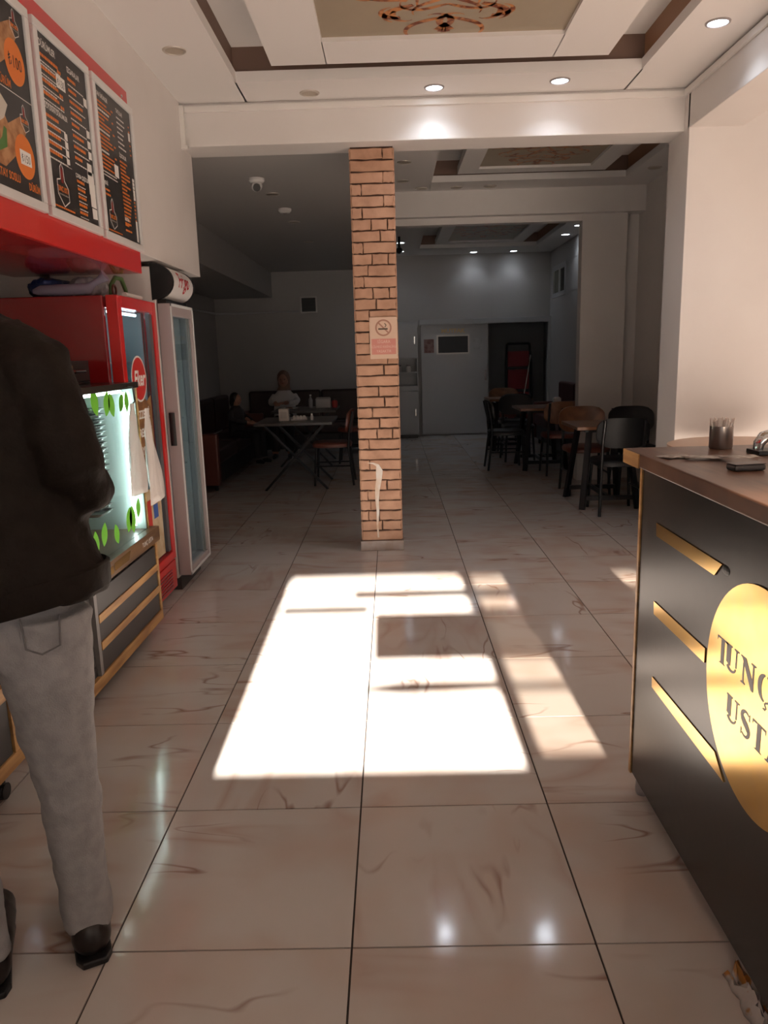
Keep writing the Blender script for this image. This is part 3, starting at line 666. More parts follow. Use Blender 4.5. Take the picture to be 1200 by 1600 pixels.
# glass box
ZT = 1.30; gx1 = D - .03; gy1 = Wd - .03
G().box(gx1 - .006, gx1, .0, gy1, .575, ZT).obj('front_pane', CLEAR, case)
G().box(.0, gx1 - .006, gy1 - .012, gy1, .575, ZT).obj('end_panel', MT['case_back'] if 'case_back' in MT else M('case_back', (.5, .6, .58), .3), case)
G().box(0, .01, 0, gy1, .575, ZT).obj('back_panel', M('case_back', (.5, .6, .58), .4), case)
G().box(0, .5, .0, gy1, .72, .728).obj('glass_shelf', CLEAR, case)
G().box(-.01, gx1 + .012, -.01, gy1 + .012, ZT, ZT + .03).obj('lid', M('case_lid', (.03, .026, .022), .25), case, bev=.003)
g = G(); g.box(gx1 - .004, gx1 + .004, gy1 - .004, gy1 + .004, .575, ZT); g.obj('corner_post', GOLDW, case)
g = G(); g.tube([(gx1 - .05, gy1 - .05, .6), (gx1 - .05, gy1 - .05, ZT - .02)], .009, 8); g.obj('led_tube', TUBE, case)
g = G(); g.tube([(gx1 - .06, .05, ZT - .015), (gx1 - .06, gy1 - .06, ZT - .015)], .007, 8); g.obj('led_tube', TUBE, case)
def leaf(frm, x, y, s, ang):
    pts = []
    for k in range(14):
        t = k / 13; wv = .32 * math.sin(math.pi * t) ** .8; pts.append((t, wv))
    pts += [(a, -b) for a, b in reversed(pts[1:-1])]
    ca, sa = math.cos(ang), math.sin(ang)
    g = G(); g.poly([(x + (a * ca - b * sa) * s, y + (a * sa + b * ca) * s) for a, b in pts], frm); return g.obj('leaf_sticker', LEAF, case, fix=False)
fr = FR((gx1 + .0008, 0, 0), (0, 1, 0), (0, 0, 1))
rd = random.Random(5)
for x, y, s, a in ((.33, 1.10, .13, 1.6), (.40, 1.08, .14, 1.5), (.52, 1.2, .13, 1.9), (.62, 1.19, .12, 1.2), (.72, 1.18, .12, 1.9), (.80, 1.2, .1, .9), (.9, 1.19, .1, 1.5), (.18, 1.13, .13, 1.7), (.05, 1.12, .14, 1.3),
                   (.35, .60, .12, 1.5), (.44, .63, .11, 1.2), (.62, .60, .1, 1.8), (.76, .62, .13, 1.1), (.84, .60, .14, 1.6), (.92, .66, .1, 1.3), (.25, .59, .1, 1.9)): leaf(fr, x, y, s, a)
# stack of metal trays inside the case
TRAYM = M('tray_metal', (.45, .47, .47), .25, metal=.8)
t0 = thing('food_tray', 'thin metal tray in the tall stack inside the glass case', 'tray', (-1.45, 3.52, .7285), 0, 'stacked trays in the glass case')
def tray_shell():
    g = G(); w_, d_ = .2, .15
    rect = lambda w, d, z: [(x * w / 2, y * d / 2, z) for x, y in ((-1, -1), (1, -1), (1, 1), (-1, 1))]
    g.loft([rect(w_ * .9, d_ * .88, 0), rect(w_, d_, .016), rect(w_ * 1.06, d_ * 1.08, .018), rect(w_ * 1.06, d_ * 1.08, .015), rect(w_ * .9, d_ * .88, .003)])
    return g
tray_shell().obj('pan', TRAYM, t0)
G().box(-.01, .01, -.09, -.075, .006, .014).obj('handle', BLACK, t0)
for i in range(1, 19): dup(t0, (-1.45, 3.52, .7285 + i * .0265))

# near display case, only its corner shows past the man
nc = thing('low_display_case', 'low display case on casters with gilded frame behind the man', 'display case', (-1.95, 1.25, 0))
D, Wd = .67, 1.14
G().box(0, D - .02, 0, Wd, .12, .46).obj('base_body', MT['case_side'], nc)
G().box(D - .02, D - .008, .05, Wd - .06, .16, .36).obj('front_panel', CB, nc)
for nm, b in (('bottom_rail', (D - .02, D, 0, Wd, .115, .165)), ('top_rail', (D - .02, D, 0, Wd, .36, .41)), ('end_rail', (D - .02, D, Wd - .055, Wd, .165, .36)), ('end_rail', (D - .02, D, 0, .055, .165, .36))): G().box(*b).obj(nm, GOLDW, nc, bev=.002)
G().box(0, D - .005, 0, Wd, .46, .475).obj('deck', M('deck_grey', (.4, .4, .39), .3), nc)
G().box(D - .03, D - .024, 0, Wd, .475, 1.1).obj('front_pane', COOLG, nc)
G().box(0, .01, 0, Wd, .475, 1.1).obj('back_panel', MT['case_back'], nc)
G().box(0, D - .01, 0, Wd, 1.1, 1.13).obj('lid', MT['case_lid'], nc)
for y in (.25, .82, Wd - .06):
    for x in (.06, D - .06):
        g = G(); g.lathe([(.012, .03), (.012, .12)], (x, y, 0), 10); g.tube([(x - .014, y, .028), (x + .014, y, .028)], .028, 14); g.box(x - .01, x + .01, y - .05, y, .03, .05); g.obj('caster', BLACK, nc)
# black tray box and board on the display case lid
bx = thing('warming_tray', 'black open tray with handle on the glass case lid', 'tray', (-1.62, 3.55, 1.3305))
g = G(); g.box(-.16, .16, -.2, .22, 0, .012); g.box(-.16, -.15, -.2, .22, .012, .11); g.box(.15, .16, -.2, .22, .012, .11); g.box(-.15, .15, -.2, -.19, .012, .11); g.box(-.15, .15, .21, .22, .012, .11); g.obj('tub', BLACK, bx, bev=.004)
g = G(); g.tube([(.16, -.05, .06), (.2, -.05, .06), (.2, .06, .06), (.16, .06, .06)], .008, 8); g.obj('handle', CHROME, bx)
cb = tag(G().box(-1.80, -1.36, 3.30, 3.335, 1.3305, 1.42).obj('cutting_board', M('board_wood', (.25, .14, .07), .5), bev=.004), 'thin wooden board standing beside the black tray on the case', 'board')
# red fridge top: bags and bundles
def crumple(name, rings, mat, amp, seed, n=20):
    rd = random.Random(seed); g = G(); rr = []
    for (c, rx, ry) in rings:
        rr.append([(c[0] + rx * math.cos(2 * math.pi * k / n) * (1 + amp * (rd.random() - .5)), c[1] + ry * math.sin(2 * math.pi * k / n) * (1 + amp * (rd.random() - .5)), c[2] + amp * .02 * (rd.random() - .5)) for k in range(n)])
    g.loft(rr); o = g.obj(name, mat, smooth=70)
    sb = o.modifiers.new('s', 'SUBSURF'); sb.levels = 2; sb.render_levels = 2
    tx = bpy.data.textures.new('crumple', 'VORONOI'); tx.noise_scale = .035
    dm = o.modifiers.new('d', 'DISPLACE'); dm.texture = tx; dm.strength = .03; dm.mid_level = .6; dm.texture_coords = 'LOCAL'
    return o
def zr(z0, z1, cx, cy, prof):
    n = len(prof); return [((cx, cy, z0 + (z1 - z0) * i / (n - 1)), a, b) for i, (a, b) in enumerate(prof)]
TZ = 1.764
tag(crumple('blue_bag_bundle', zr(TZ + .008, TZ + .105, -1.80, 4.24, [(.08, .1), (.11, .13), (.11, .14), (.1, .13), (.08, .10)]), BAGBLUE, .22, 1), 'bundle of dark blue plastic bags on the red refrigerator', 'plastic bags')
tag(crumple('white_bag_bundle', zr(TZ + .008, TZ + .105, -1.60, 4.24, [(.06, .1), (.085, .13), (.09, .14), (.085, .13), (.07, .1)]), M('pale_bag', (.45, .46, .5), .25, bump=.6, bscale=25), .2, 2), 'bundle of pale plastic bags beside the blue bundle', 'plastic bags')
g = G(); g.tube([(-1.80, 4.02, TZ + .026), (-1.76, 4.02, TZ + .03), (-1.62, 4.02, TZ + .03), (-1.52, 4.03, TZ + .036), (-1.49, 4.03, TZ + .06), (-1.46, 4.03, TZ + .075), (-1.43, 4.03, TZ + .095)], [.01, .022, .024, .022, .013, .016, .026], 12, flat=1.2)
tag(g.obj('wrapped_packet', M('packet_lilac', (.42, .42, .55), .25, alpha=.85, bump=.5, bscale=30), smooth=60), 'long clear plastic packet tied at one end on the red refrigerator', 'packet')
g = G(); c0 = Vector((-1.47, 4.28, TZ + .0)); g.tube([c0 + Vector((.0, -.09, .005)), c0 + Vector((.01, -.1, .06)), c0 + Vector((.015, -.04, .105)), c0 + Vector((.02, .04, .105)), c0 + Vector((.02, .1, .05)), c0 + Vector((.02, .1, .008))], [.008, .011, .012, .012, .011, .01], 10)
ho = M('handle_orange', (.45, .15, .03), .4, col2=(.08, .16, .05), nscale=3, lo=.48, hi=.52)
tag(g.obj('curved_handle', ho, smooth=60), 'curved orange and green handle loop on the red refrigerator', 'handle')
g = G(); g.tube([(-1.43 + .0 * k, 4.14 + .028 * math.cos(k * math.pi / 5), TZ + .032 + .026 * math.sin(k * math.pi / 5)) for k in range(10)] + [(-1.43, 4.168, TZ + .031)], .006, 8); tag(g.obj('tape_ring', M('dark_red_ring', (.12, .03, .02), .4), smooth=60), 'small dark red ring standing by the curved handle', 'ring')
g = G(); g.tube([(-1.40, 4.2, TZ + .014), (-1.40, 4.47, TZ + .014)], .013, 10); tag(g.obj('paper_roll', PAPER, smooth=50), 'thin white paper roll on the edge of the red refrigerator', 'paper roll')
# hanging plastic bags at the corner of the glass case
def hang_bag(name, label, cx, cy, ztop, zbot, wx, wy, seed, lean=0):
    rd = random.Random(seed); n = 26; rings = []; m = 14
    ph = [rd.uniform(0, 6.28) for _ in range(4)]
    for i in range(m + 1):
        t = i / m; s = .10 + .9 * min(1, (t * 1.35)) ** .8
        if t < .12: s = .16 + .5 * abs(.06 - t)
        rr = []
        for k in range(n):
            a = 2 * math.pi * k / n
            f = 1 + .16 * math.sin(5 * a + ph[0]) * (1 - .5 * t) + .1 * math.sin(9 * a + ph[1] + 2 * t)
            rr.append((cx + wx * s * f * math.cos(a) + .006 * math.sin(7 * t + a * 2), cy + lean * t + wy * s * f * math.sin(a), ztop + (zbot - ztop) * t + .012 * math.sin(a + ph[2]) * t))
        rings.append(rr)
    g = G(); g.loft(rings); return tag(g.obj(name, BAG, smooth=80), label, 'plastic bag', 'bags hung at the corner of the glass case')
hang_bag('carrier_bag', 'thick white carrier bags hanging at the glass case corner', -1.232, 3.66, 1.235, .80, .018, .10, 4, -.01)
hang_bag('carrier_bag', 'longer white carrier bag hanging nearest the red refrigerator', -1.225, 3.84, 1.20, .72, .022, .085, 9, .06)
g = G(); g.tube([(-1.286, 3.76, 1.315), (-1.255, 3.76, 1.31), (-1.25, 3.76, 1.24), (-1.262, 3.75, 1.225)], .004, 8); tag(g.obj('bag_hook', BLACK), 'small dark hook over the glass case edge holding the bags', 'hook')
# ================================================================== SERVICE COUNTER
CX, CY0, CY1 = .757, .70, 2.315
ct = thing('service_counter', 'black service counter with gold disc emblem and wooden worktop', 'counter', (CX, CY0, 0))
Lc = CY1 - CY0
G().box(0, .62, 0, Lc, .065, 1.078).obj('body', PANELB, ct, bev=.002)
wt = G().box(-.028, .70, -.03, Lc + .10, 1.08, 1.122).obj('worktop', WOODT, ct, bev=.004)
g = G(); g.box(-.030, .702, Lc + .096, Lc + .103, 1.078, 1.12); g.box(-.0315, -.0275, Lc - .05, Lc + .1, 1.078, 1.12); g.obj('edge_band', GOLDW, wt)
G().box(-.004, .012, Lc - .005, Lc + .012, .06, 1.078).obj('corner_trim', GOLDW, ct)
for z0, pts in ((0, [(2.17, .934), (2.165, .896), (1.76, .897), (1.722, .934)]), (1, [(2.161, .700), (2.157, .662), (1.787, .665), (1.787, .702)]), (2, [(2.148, .470), (2.145, .438), (1.641, .428), (1.699, .474)])):
    g = G(); g.poly([(y - CY0, z) for y, z in reversed(pts)], FR((-.0001, 0, 0), (0, 1, 0), (0, 0, 1)), -.003)
    g.obj('gold_stripe', GOLD, ct)
    g = G(); yc = 1.514; g.poly([(2 * yc - y - CY0, z) for y, z in pts], FR((-.0001, 0, 0), (0, 1, 0), (0, 0, 1)), -.003)
    g.obj('gold_stripe', GOLD, ct)
g = G(); n = 64; dc = (1.514 - CY0, .684)
g.poly([(dc[0] + .256 * math.cos(2 * math.pi * k / n), dc[1] + .256 * math.sin(2 * math.pi * k / n)) for k in range(n)], FR((-.0001, 0, 0), (0, 1, 0), (0, 0, 1)), -.004)
disc = g.obj('emblem_disc', GOLD, ct)
# stencil serif letters
LET = {}
def arc(cx, cy, rx, ry, a0, a1, n=12): return [(cx + rx * math.cos(math.radians(a0 + (a1 - a0) * k / n)), cy + ry * math.sin(math.radians(a0 + (a1 - a0) * k / n))) for k in range(n + 1)]
def letter(g, ch, fr, x, y, h, w):
    def P(pts): g.poly([(x + a * w, y + b * h) for a, b in pts], fr)
    def ST(pts, ws): g.strip([(x + a * w, y + b * h) for a, b in pts], [q * w for q in ws], fr)
    if ch == 'T':
        P([(.0, 1), (.0, .78), (.06, .92), (.33, .93), (.33, 1)]); P([(.67, 1), (.67, .93), (.94, .92), (1, .78), (1, 1)])
        P([(.36, 1), (.36, .06), (.2, 0), (.8, 0), (.66, .06), (.66, 1)])
    if ch == 'U':
        P([(0, 1), (0, .94), (.06, .92), (.06, .28), (.38, .2), (.38, .92), (.46, .94), (.46, 1)]); P([(.62, 1), (.62, .95), (.75, .92), (.75, .3), (.84, .3), (.84, .92), (.98, .95), (.98, 1)])
        ST(arc(.46, .25, .30, .2, 195, 360), [.18, .16, .14, .12, .11, .1, .09, .09, .08, .08, .08, .08, .08])
    if ch == 'N':
        P([(.06, .0), (.06, .05), (.16, .08), (.16, .8), (.24, .72), (.24, .08), (.34, .05), (.34, 0)]); P([(.0, 1), (.34, 1), (.86, .24), (.86, .0), (.72, 0), (.1, .92), (0, .95)])
        P([(.66, 1), (.66, .95), (.76, .92), (.76, .36), (.85, .24), (.85, .92), (.95, .95), (.95, 1)])
    if ch in 'CÇ':
        ST(arc(.5, .5, .38, .46, 100, 262, 14), [.06, .1, .14, .18, .22, .24, .25, .25, .24, .22, .2, .16, .12, .09, .07])
        ST(arc(.5, .5, .40, .46, 80, 30, 8), [.06, .07, .08, .09, .1, .1, .12, .13, .14]); ST(arc(.5, .5, .40, .46, 278, 325, 8), [.07] * 9)
        P([(.86, .98), (.94, .98), (.94, .66), (.86, .7)])
        if ch == 'Ç': ST([(.5, .02), (.55, -.06), (.62, -.12), (.55, -.2), (.42, -.2)], [.06, .08, .09, .08, .05])
    if ch == 'S':
        ST(arc(.46, .74, .30, .22, 40, 180, 10) + [(.2, .66), (.36, .56), (.55, .47), (.72, .36)] + arc(.46, .26, .30, .22, 20, -140, 10), [.06, .07, .08, .09, .1, .12, .14, .17, .2, .22, .24, .27, .3, .3, .27, .25, .23, .2, .18, .15, .12, .1, .09, .08, .07, .06])
        P([(.74, .98), (.8, .98), (.8, .7), (.72, .76)]); P([(.12, .02), (.18, .02), (.2, .22), (.12, .3)])
    if ch == 'A':
        P([(.0, 0), (.0, .04), (.1, .07), (.44, .96), (.5, .82), (.2, .07), (.32, .04), (.32, 0)]); P([(.46, 1), (.56, 1), (.92, .07), (1, .04), (1, 0), (.56, 0), (.56, .04), (.66, .07), (.47, .86)])
        P([(.28, .3), (.56, .3), (.54, .36), (.3, .36)])
fr = FR((-.0046, Lc, 0), (0, -1, 0), (0, 0, 1))
g = G()
for i, ch in enumerate('TUNÇ'): letter(g, ch, fr, CY1 - 1.716 + (0, .047, .122, .204)[i], .704, .062, (.058, .068, .075, .066)[i])
for i, ch in enumerate('USTA'): letter(g, ch, fr, CY1 - 1.650 + (0, .07, .128, .19)[i], .589, .062, (.066, .058, .06, .072)[i])
g.obj('emblem_lettering', M('letter_grey', (.27, .25, .25), .4), disc, fix=False)['kind'] = 'stuff'
for y in (.3, Lc - .03):
    for x in (.03, .55):
        g = G(); g.lathe([(.022, .04), (.012, .055), (.02, .066)], (x, y, 0), 12); g.lathe([(.018, 0), (.022, .01), (.022, .03), (.012, .045)], (x, y, 0), 12); g.obj('foot', GREYP, ct, smooth=40)
g = G(); rd = random.Random(2)
g.ell((.001, 1.705 - CY0, .925), .004, .024, .013, 10); g.obj('dark_smear', BLACK, ct)
# things on the worktop
ZC = 1.1225
cup = thing('toothpick_cup', 'brushed steel cup packed with wrapped toothpicks on the counter', 'cup', (1.0, 2.345, ZC))
g = G(); g.lathe([(.032, 0), (.034, .004), (.034, .068), (.032, .068), (.031, .01)], n=28); g.obj('cup_body', M('brushed_steel', (.16, .13, .12), .28, metal=.9, col2=(.45, .4, .38), nscale=5, stretch=(1, 1, .02)), cup, smooth=40)
rd = random.Random(4); PICK = M('pick_wrap', (.8, .7, .64), .5)
for i in range(70):
    a = rd.uniform(0, 6.28); r = .027 * math.sqrt(rd.random()); tilt = rd.uniform(.1, .45)
    b = Vector((r * math.cos(a) * .8, r * math.sin(a) * .8, .012)); tp = Vector((r * math.cos(a) * (1 + tilt), r * math.sin(a) * (1 + tilt), .082 + rd.uniform(-.006, .012)))
    G().bar(b, tp, .0055, .003).obj('toothpick', PICK, cup)
pk = thing('card_stack', 'dark curved plastic block lying near the front edge of the counter', 'block', (.883, 1.915, ZC), .15)
g = G(); g.box(-.042, .042, -.022, .022, 0, .016); g.obj('block_body', M('block_grey', (.05, .045, .045), .4), pk, bev=.006); g = G(); g.box(-.041, .041, -.021, .021, .0162, .0185); g.obj('cover', M('block_cover', (.16, .14, .14), .4), pk, bev=.001)
LEAFLET = M('leaflet', (.25, .2, .17), .4, col2=(.5, .45, .42), nscale=22, lo=.45, hi=.55)
for i, (x, y, a, l, wd, lb) in enumerate(((.800, 2.17, .25, .09, .06, 'crumpled shiny leaflet lying at the corner of the counter'), (.860, 2.12, -.15, .11, .06, 'shiny printed leaflet lying in the middle of the others'), (.935, 2.07, .1, .10, .05, 'shiny leaflet lying next to the dark plastic block'))):
    g = G(); rd = random.Random(i)
    n1, n2 = 6, 4; vv = [[g.bm.verts.new((l * (p / n1 - .5), wd * (q / n2 - .5), .001 + .004 * rd.random() + i * .0045)) for q in range(n2 + 1)] for p in range(n1 + 1)]
    for p in range(n1):
        for q in range(n2): g._f([vv[p][q], vv[p + 1][q], vv[p + 1][q + 1], vv[p][q + 1]])
    o = g.obj('leaflet', LEAFLET, smooth=60, fix=False); sol = o.modifiers.new('s', 'SOLIDIFY'); sol.thickness = .0006; sol.offset = 1
    o.location = (x, y, ZC); o.rotation_euler = (0, 0, a); tag(o, lb, 'leaflet')
nd = thing('chrome_holder', 'chrome arched holder on a dark base at the counter', 'holder', (1.075, 2.20, ZC))
G().box(-.045, .06, -.04, .04, 0, .012).obj('base', BLACK, nd, bev=.002)
g = G(); g.tube([(-.03, 0, .011), (-.028, 0, .03), (-.015, 0, .048), (.01, 0, .055), (.035, 0, .048), (.048, 0, .03), (.05, 0, .011)], [.012, .014, .016, .017, .016, .014, .012], 14, flat=1.6); g.obj('arch', CHROME, nd, smooth=60)
# scraps by the foot of the counter
def scrap(name, label, cat, loc, sx, sy, hz, mat, seed):
    rd = random.Random(seed); g = G(); n1, n2 = 9, 7
    vv = [[g.bm.verts.new((sx * (p / n1 - .5) + rd.uniform(-.006, .006), sy * (q / n2 - .5) + rd.uniform(-.006, .006), .003 + hz * rd.random() * math.sin(math.pi * p / n1) ** .5)) for q in range(n2 + 1)] for p in range(n1 + 1)]
    for p in range(n1):
        for q in range(n2): g._f([vv[p][q], vv[p + 1][q], vv[p + 1][q + 1], vv[p][q + 1]])
    o = g.obj(name, mat, smooth=50, fix=False); sol = o.modifiers.new('s', 'SOLIDIFY'); sol.thickness = .0008
    o.location = loc; return tag(o, label, cat)
scrap('torn_wrapper', 'crumpled white and orange plastic wrapper at the counter foot', 'wrapper', (.762, 1.45, 0), .05, .16, .05, M('wrapper', (.6, .55, .53), .3, alpha=.85, col2=(.5, .22, .05), nscale=16, lo=.52, hi=.58), 3)
# round cafe table beyond the counter in the bay
bt = thing('round_table', 'pale round table in the side bay behind the counter', 'table', (2.2, 4.83, 0))
G().lathe([(.43, .79), (.45, .795), (.45, .815), (.43, .82)], n=40).obj('tabletop', M('table_peach', (.62, .42, .3), .35), bt, smooth=40)
G().lathe([(.035, .02), (.035, .79)], n=16).obj('stem', BLACKM, bt, smooth=40); G().lathe([(.24, 0), (.24, .012), (.05, .03)], n=28).obj('base', BLACKM, bt, smooth=40)

# ================================================================== FURNITURE
def make_chair(name, label, seatm, backm, legm, wide=.44, backh=.84):
    t = thing(name, label, 'chair'); hw = wide / 2
    for sx in (-1, 1):
        G().tube([(sx * (hw - .02), .20, 0), (sx * (hw - .045), .17, .43)], .014, 8).obj('leg', legm, t, smooth=50)
        G().tube([(sx * (hw - .015), -.24, 0), (sx * (hw - .035), -.19, .43), (sx * (hw - .035), -.205, .62), (sx * (hw - .04), -.25, backh - .02)], .014, 8).obj('leg', legm, t, smooth=50)
    for sx in (-1, 1): G().tube([(sx * (hw - .035), .185, .22), (sx * (hw - .028), -.21, .22)], .009, 6).obj('stretcher', legm, t)
    g = G()
    rr = lambda z, s: [((hw - .0) * s * math.copysign(abs(math.cos(a)) ** .55, math.cos(a)), .225 * s * math.copysign(abs(math.sin(a)) ** .55, math.sin(a)), z) for a in [2 * math.pi * k / 24 for k in range(24)]]
    g.loft([rr(.425, .93), rr(.43, .98), rr(.455, 1), rr(.475, .95), rr(.482, .8)]); g.obj('seat', seatm, t, smooth=50)
    g = G(); n, mm = 14, 8; F = []; z0, z1 = backh - .26, backh
    def bp(u, v, off):
        x = (hw + .015) * u * (1 - .10 * abs(v) ** 4); z = (z0 + z1) / 2 + (z1 - z0) / 2 * v * (1 - .32 * abs(u) ** 5)
        y = -.215 + .05 * u * u - .04 * (z - z0) / (z1 - z0) + off
        return (x, y, z)
    ring = []
    us = [-1 + 2 * k / n for k in range(n + 1)]; vs = [-1 + 2 * k / mm for k in range(mm + 1)]
    A = [[g.bm.verts.new(bp(u, v, .012)) for v in vs] for u in us]; Bk = [[g.bm.verts.new(bp(u, v, -.012)) for v in vs] for u in us]
    for i in range(n):
        for j in range(mm): g._f([A[i][j], A[i + 1][j], A[i + 1][j + 1], A[i][j + 1]]); g._f([Bk[i][j + 1], Bk[i + 1][j + 1], Bk[i + 1][j], Bk[i][j]])
        g._f([A[i][0], Bk[i][0], Bk[i + 1][0], A[i + 1][0]]); g._f([A[i][mm], A[i + 1][mm], Bk[i + 1][mm], Bk[i][mm]])
    for j in range(mm): g._f([A[0][j], A[0][j + 1], Bk[0][j + 1], Bk[0][j]]); g._f([A[n][j], Bk[n][j], Bk[n][j + 1], A[n][j + 1]])
    g.obj('backrest', backm, t, smooth=50)
    return t
def place(t, x, y, rz): t.location = (x, y, 0); t.rotation_euler = (0, 0, rz); return t
chb = make_chair('dining_chair', 'black dining chair tucked under the near table with its back to the entrance', BLACK, M('chair_black', (.022, .023, .024), .55), BLACKM, .42, .85)
place(chb, 1.97, 6.77, 0)
chw = make_chair('dining_chair', 'brown-backed dining chair at the far side of the near wooden table', LEATHER, TABLEW, BLACKM, .44, .855)
place(chw, 1.94, 7.72, math.pi)
dup(chb, (2.40, 7.62, 0), math.pi * .98, 'black dining chair against the wall beside the brown-backed chair')
# tables
def make_table(name, label, loc, w, d, topm, legm, style, hz=.75):
    t = thing(name, label, 'table', loc)
    G().box(-w / 2, w / 2, -d / 2, d / 2, hz - .03, hz).obj('tabletop', topm, t, bev=.004)
    if style == 'A':
        for sy in (-1, 1):
            for sx in (-1, 1): G().bar((sx * (w / 2 - .06), sy * (d / 2 - .0), .0), (sx * (w / 2 - .14), sy * (d / 2 - .12), hz - .03), .05, .035).obj('leg', legm, t)
            G().bar((-w / 2 + .09, sy * (d / 2 - .035), .1), (w / 2 - .09, sy * (d / 2 - .035), .1), .03, .04).obj('stretcher', legm, t)
        G().bar((0, -d / 2 + .04, .1), (0, d / 2 - .04, .1), .03, .04).obj('stretcher', legm, t)
        G().box(-w / 2 + .1, w / 2 - .1, -d / 2 + .1, d / 2 - .1, hz - .06, hz - .03).obj('apron', legm, t)
    else:
        for sy in (-1, 1):
            for sx in (-1, 1): G().bar((sx * (w / 2 - .08), sy * (d / 2 - .1) + sx * .014, .0), (-sx * (w / 2 - .1), sy * (d / 2 - .1) + sx * .014, hz - .03), .035, .025).obj('leg', legm, t)
        G().bar((0, -d / 2 + .1, (hz - .03) / 2), (0, d / 2 - .1, (hz - .03) / 2), .025).obj('stretcher', legm, t)
    return t
tA = make_table('wooden_table', 'small wooden dining table with black splayed legs beside the black chair', (1.95, 7.17, 0), .62, .66, TABLEW, BLACKM, 'A')
dup(tA, (1.84, 9.55, 0), 0, 'wooden dining table beyond the pier, nearest the middle room')
dup(tA, (1.72, 11.5, 0), 0, 'wooden dining table standing by the kitchen door')
for x, y, rz, lb, src in ((1.40, 9.5, -math.pi / 2, 'black dining chair at the table beyond the pier, on the aisle side', chb), (1.66, 10.2, math.pi, 'black dining chair between the two rear tables', chb), (1.72, 10.95, .0, 'black dining chair with its back to the pier at the table by the kitchen door', chb),
                          (1.78, 12.15, math.pi, 'brown-backed dining chair nearest the kitchen doorway', chw), (1.97, 9.02, .0, 'brown-backed dining chair at the table beyond the pier', chw)):
    dup(src, (x, y, 0), rz, lb)
def make_bench(name, label, loc, rotz, L, depth=.58, hb=.92, mat=LEATHERD):
    t = thing(name, label, 'bench', loc, rotz)
    G().box(.0, L, .06, depth - .04, .08, .30).obj('base', BLACK, t)
    n = max(1, round(L / .9))
    for i in range(n): G().box(L * i / n + .004, L * (i + 1) / n - .004, .10, depth, .30, .46).obj('seat_cushion', mat, t, bev=.035, seg=3)
    for i in range(n): G().box(L * i / n + .004, L * (i + 1) / n - .004, .0, .13, .46, hb).obj('back_cushion', mat, t, bev=.035, seg=3)
    for x in (.08, L - .08):
        for y in (.1, depth - .08): G().lathe([(.018, 0), (.022, .08)], (x, y, 0), 10).obj('foot', BLACK, t)
    for x0 in (-.10, L): G().box(x0, x0 + .1, .0, depth, .08, .64).obj('arm_panel', M('bench_arm', (.11, .03, .02), .4), t, bev=.02)
    return t
make_bench('booth_bench', 'long dark leather booth bench along the side wall of the dim room', (-2.48, 11.2, 0), -math.pi / 2, 2.9, .60)
make_bench('booth_bench', 'dark leather booth bench across the dim room behind the seated woman', (.02, 11.92, 0), math.pi, 2.20, .56, .93)
make_bench('booth_bench', 'dark red booth bench along the wall beyond the pier', (2.72, 9.0, 0), math.pi / 2, 3.1, .5, .95, M('oxblood_leather', (.06, .012, .012), .45))
tX = make_table('crossed_leg_table', 'dark dining table with crossed legs and a white napkin box', (-1.06, 8.62, 0), .84, .86, TABLEG, BLACKM, 'X', .74)
dup(tX, (-1.15, 10.45, 0), 0, 'dark dining table in front of the seated woman')
chl = make_chair('dining_chair', 'metal dining chair with red-brown seat pulled up to the crossed-leg table', LEATHER, LEATHER, BLACKM, .42, .84)
place(chl, -.685, 8.70, math.pi / 2)
dup(chl, (-.52, 10.45, 0), math.pi / 2, 'metal dining chair with red-brown seat facing the woman\'s table')
# things on the tables
nb = thing('napkin_box', 'white napkin dispenser standing on the crossed-leg table', 'napkin dispenser', (-1.19, 8.50, .7405))
G().box(-.055, .055, -.045, .045, 0, .135).obj('box_body', M('napkin_cream', (.62, .55, .5), .5), nb, bev=.006); G().box(-.035, .035, -.047, -.044, .03, .1).obj('slot', M('slot_cream', (.5, .44, .4), .5), nb)
def shaker(loc, label, capm):
    t = thing('salt_shaker', label, 'shaker', loc); G().lathe([(.018, 0), (.02, .03), (.014, .055)], n=14).obj('jar', M('shaker_white', (.6, .58, .56), .3), t, smooth=50); G().lathe([(.015, .055), (.013, .072), (.005, .076)], n=12).obj('cap', capm, t, smooth=50)
sx = thing('condiment_tray', 'pale condiment tray beside the napkin dispenser', 'tray', (-1.03, 8.55, .7405))
g = G(); g.box(-.085, .085, -.05, .05, 0, .01); g.box(-.085, -.08, -.05, .05, .01, .035); g.box(.08, .085, -.05, .05, .01, .035); g.obj('tray_body', M('condiment_pale', (.6, .58, .58), .35), sx)
for i in range(4): G().lathe([(.018, .01), (.02, .03), (.012, .05)], (-.055 + .037 * i, 0, 0), 12).obj('sauce_pot', PAPER, sx, smooth=50)
shaker((-.885, 8.50, .7405), 'white salt shaker standing alone on the crossed-leg table', CHROME)
tb = thing('bread_box', 'pale bread box on the seated woman\'s table', 'box', (-.93, 10.52, .7405)); G().box(-.1, .1, -.07, .07, 0, .13).obj('box_body', M('bread_pale', (.45, .43, .42), .5), tb, bev=.01); G().box(-.09, .09, -.06, .06, .131, .14).obj('lid', GREYP, tb)
bo = thing('water_bottle', 'small clear water bottle on the seated woman\'s table', 'bottle', (-1.10, 10.50, .7405)); G().lathe([(.028, 0), (.03, .01), (.03, .11), (.012, .15), (.012, .165)], n=16).obj('bottle_body', M('bottle_clear', (.5, .52, .54), .15, alpha=.6), bo, smooth=50); G().lathe([(.014, .165), (.014, .182)], n=12).obj('cap', PAPER, bo)
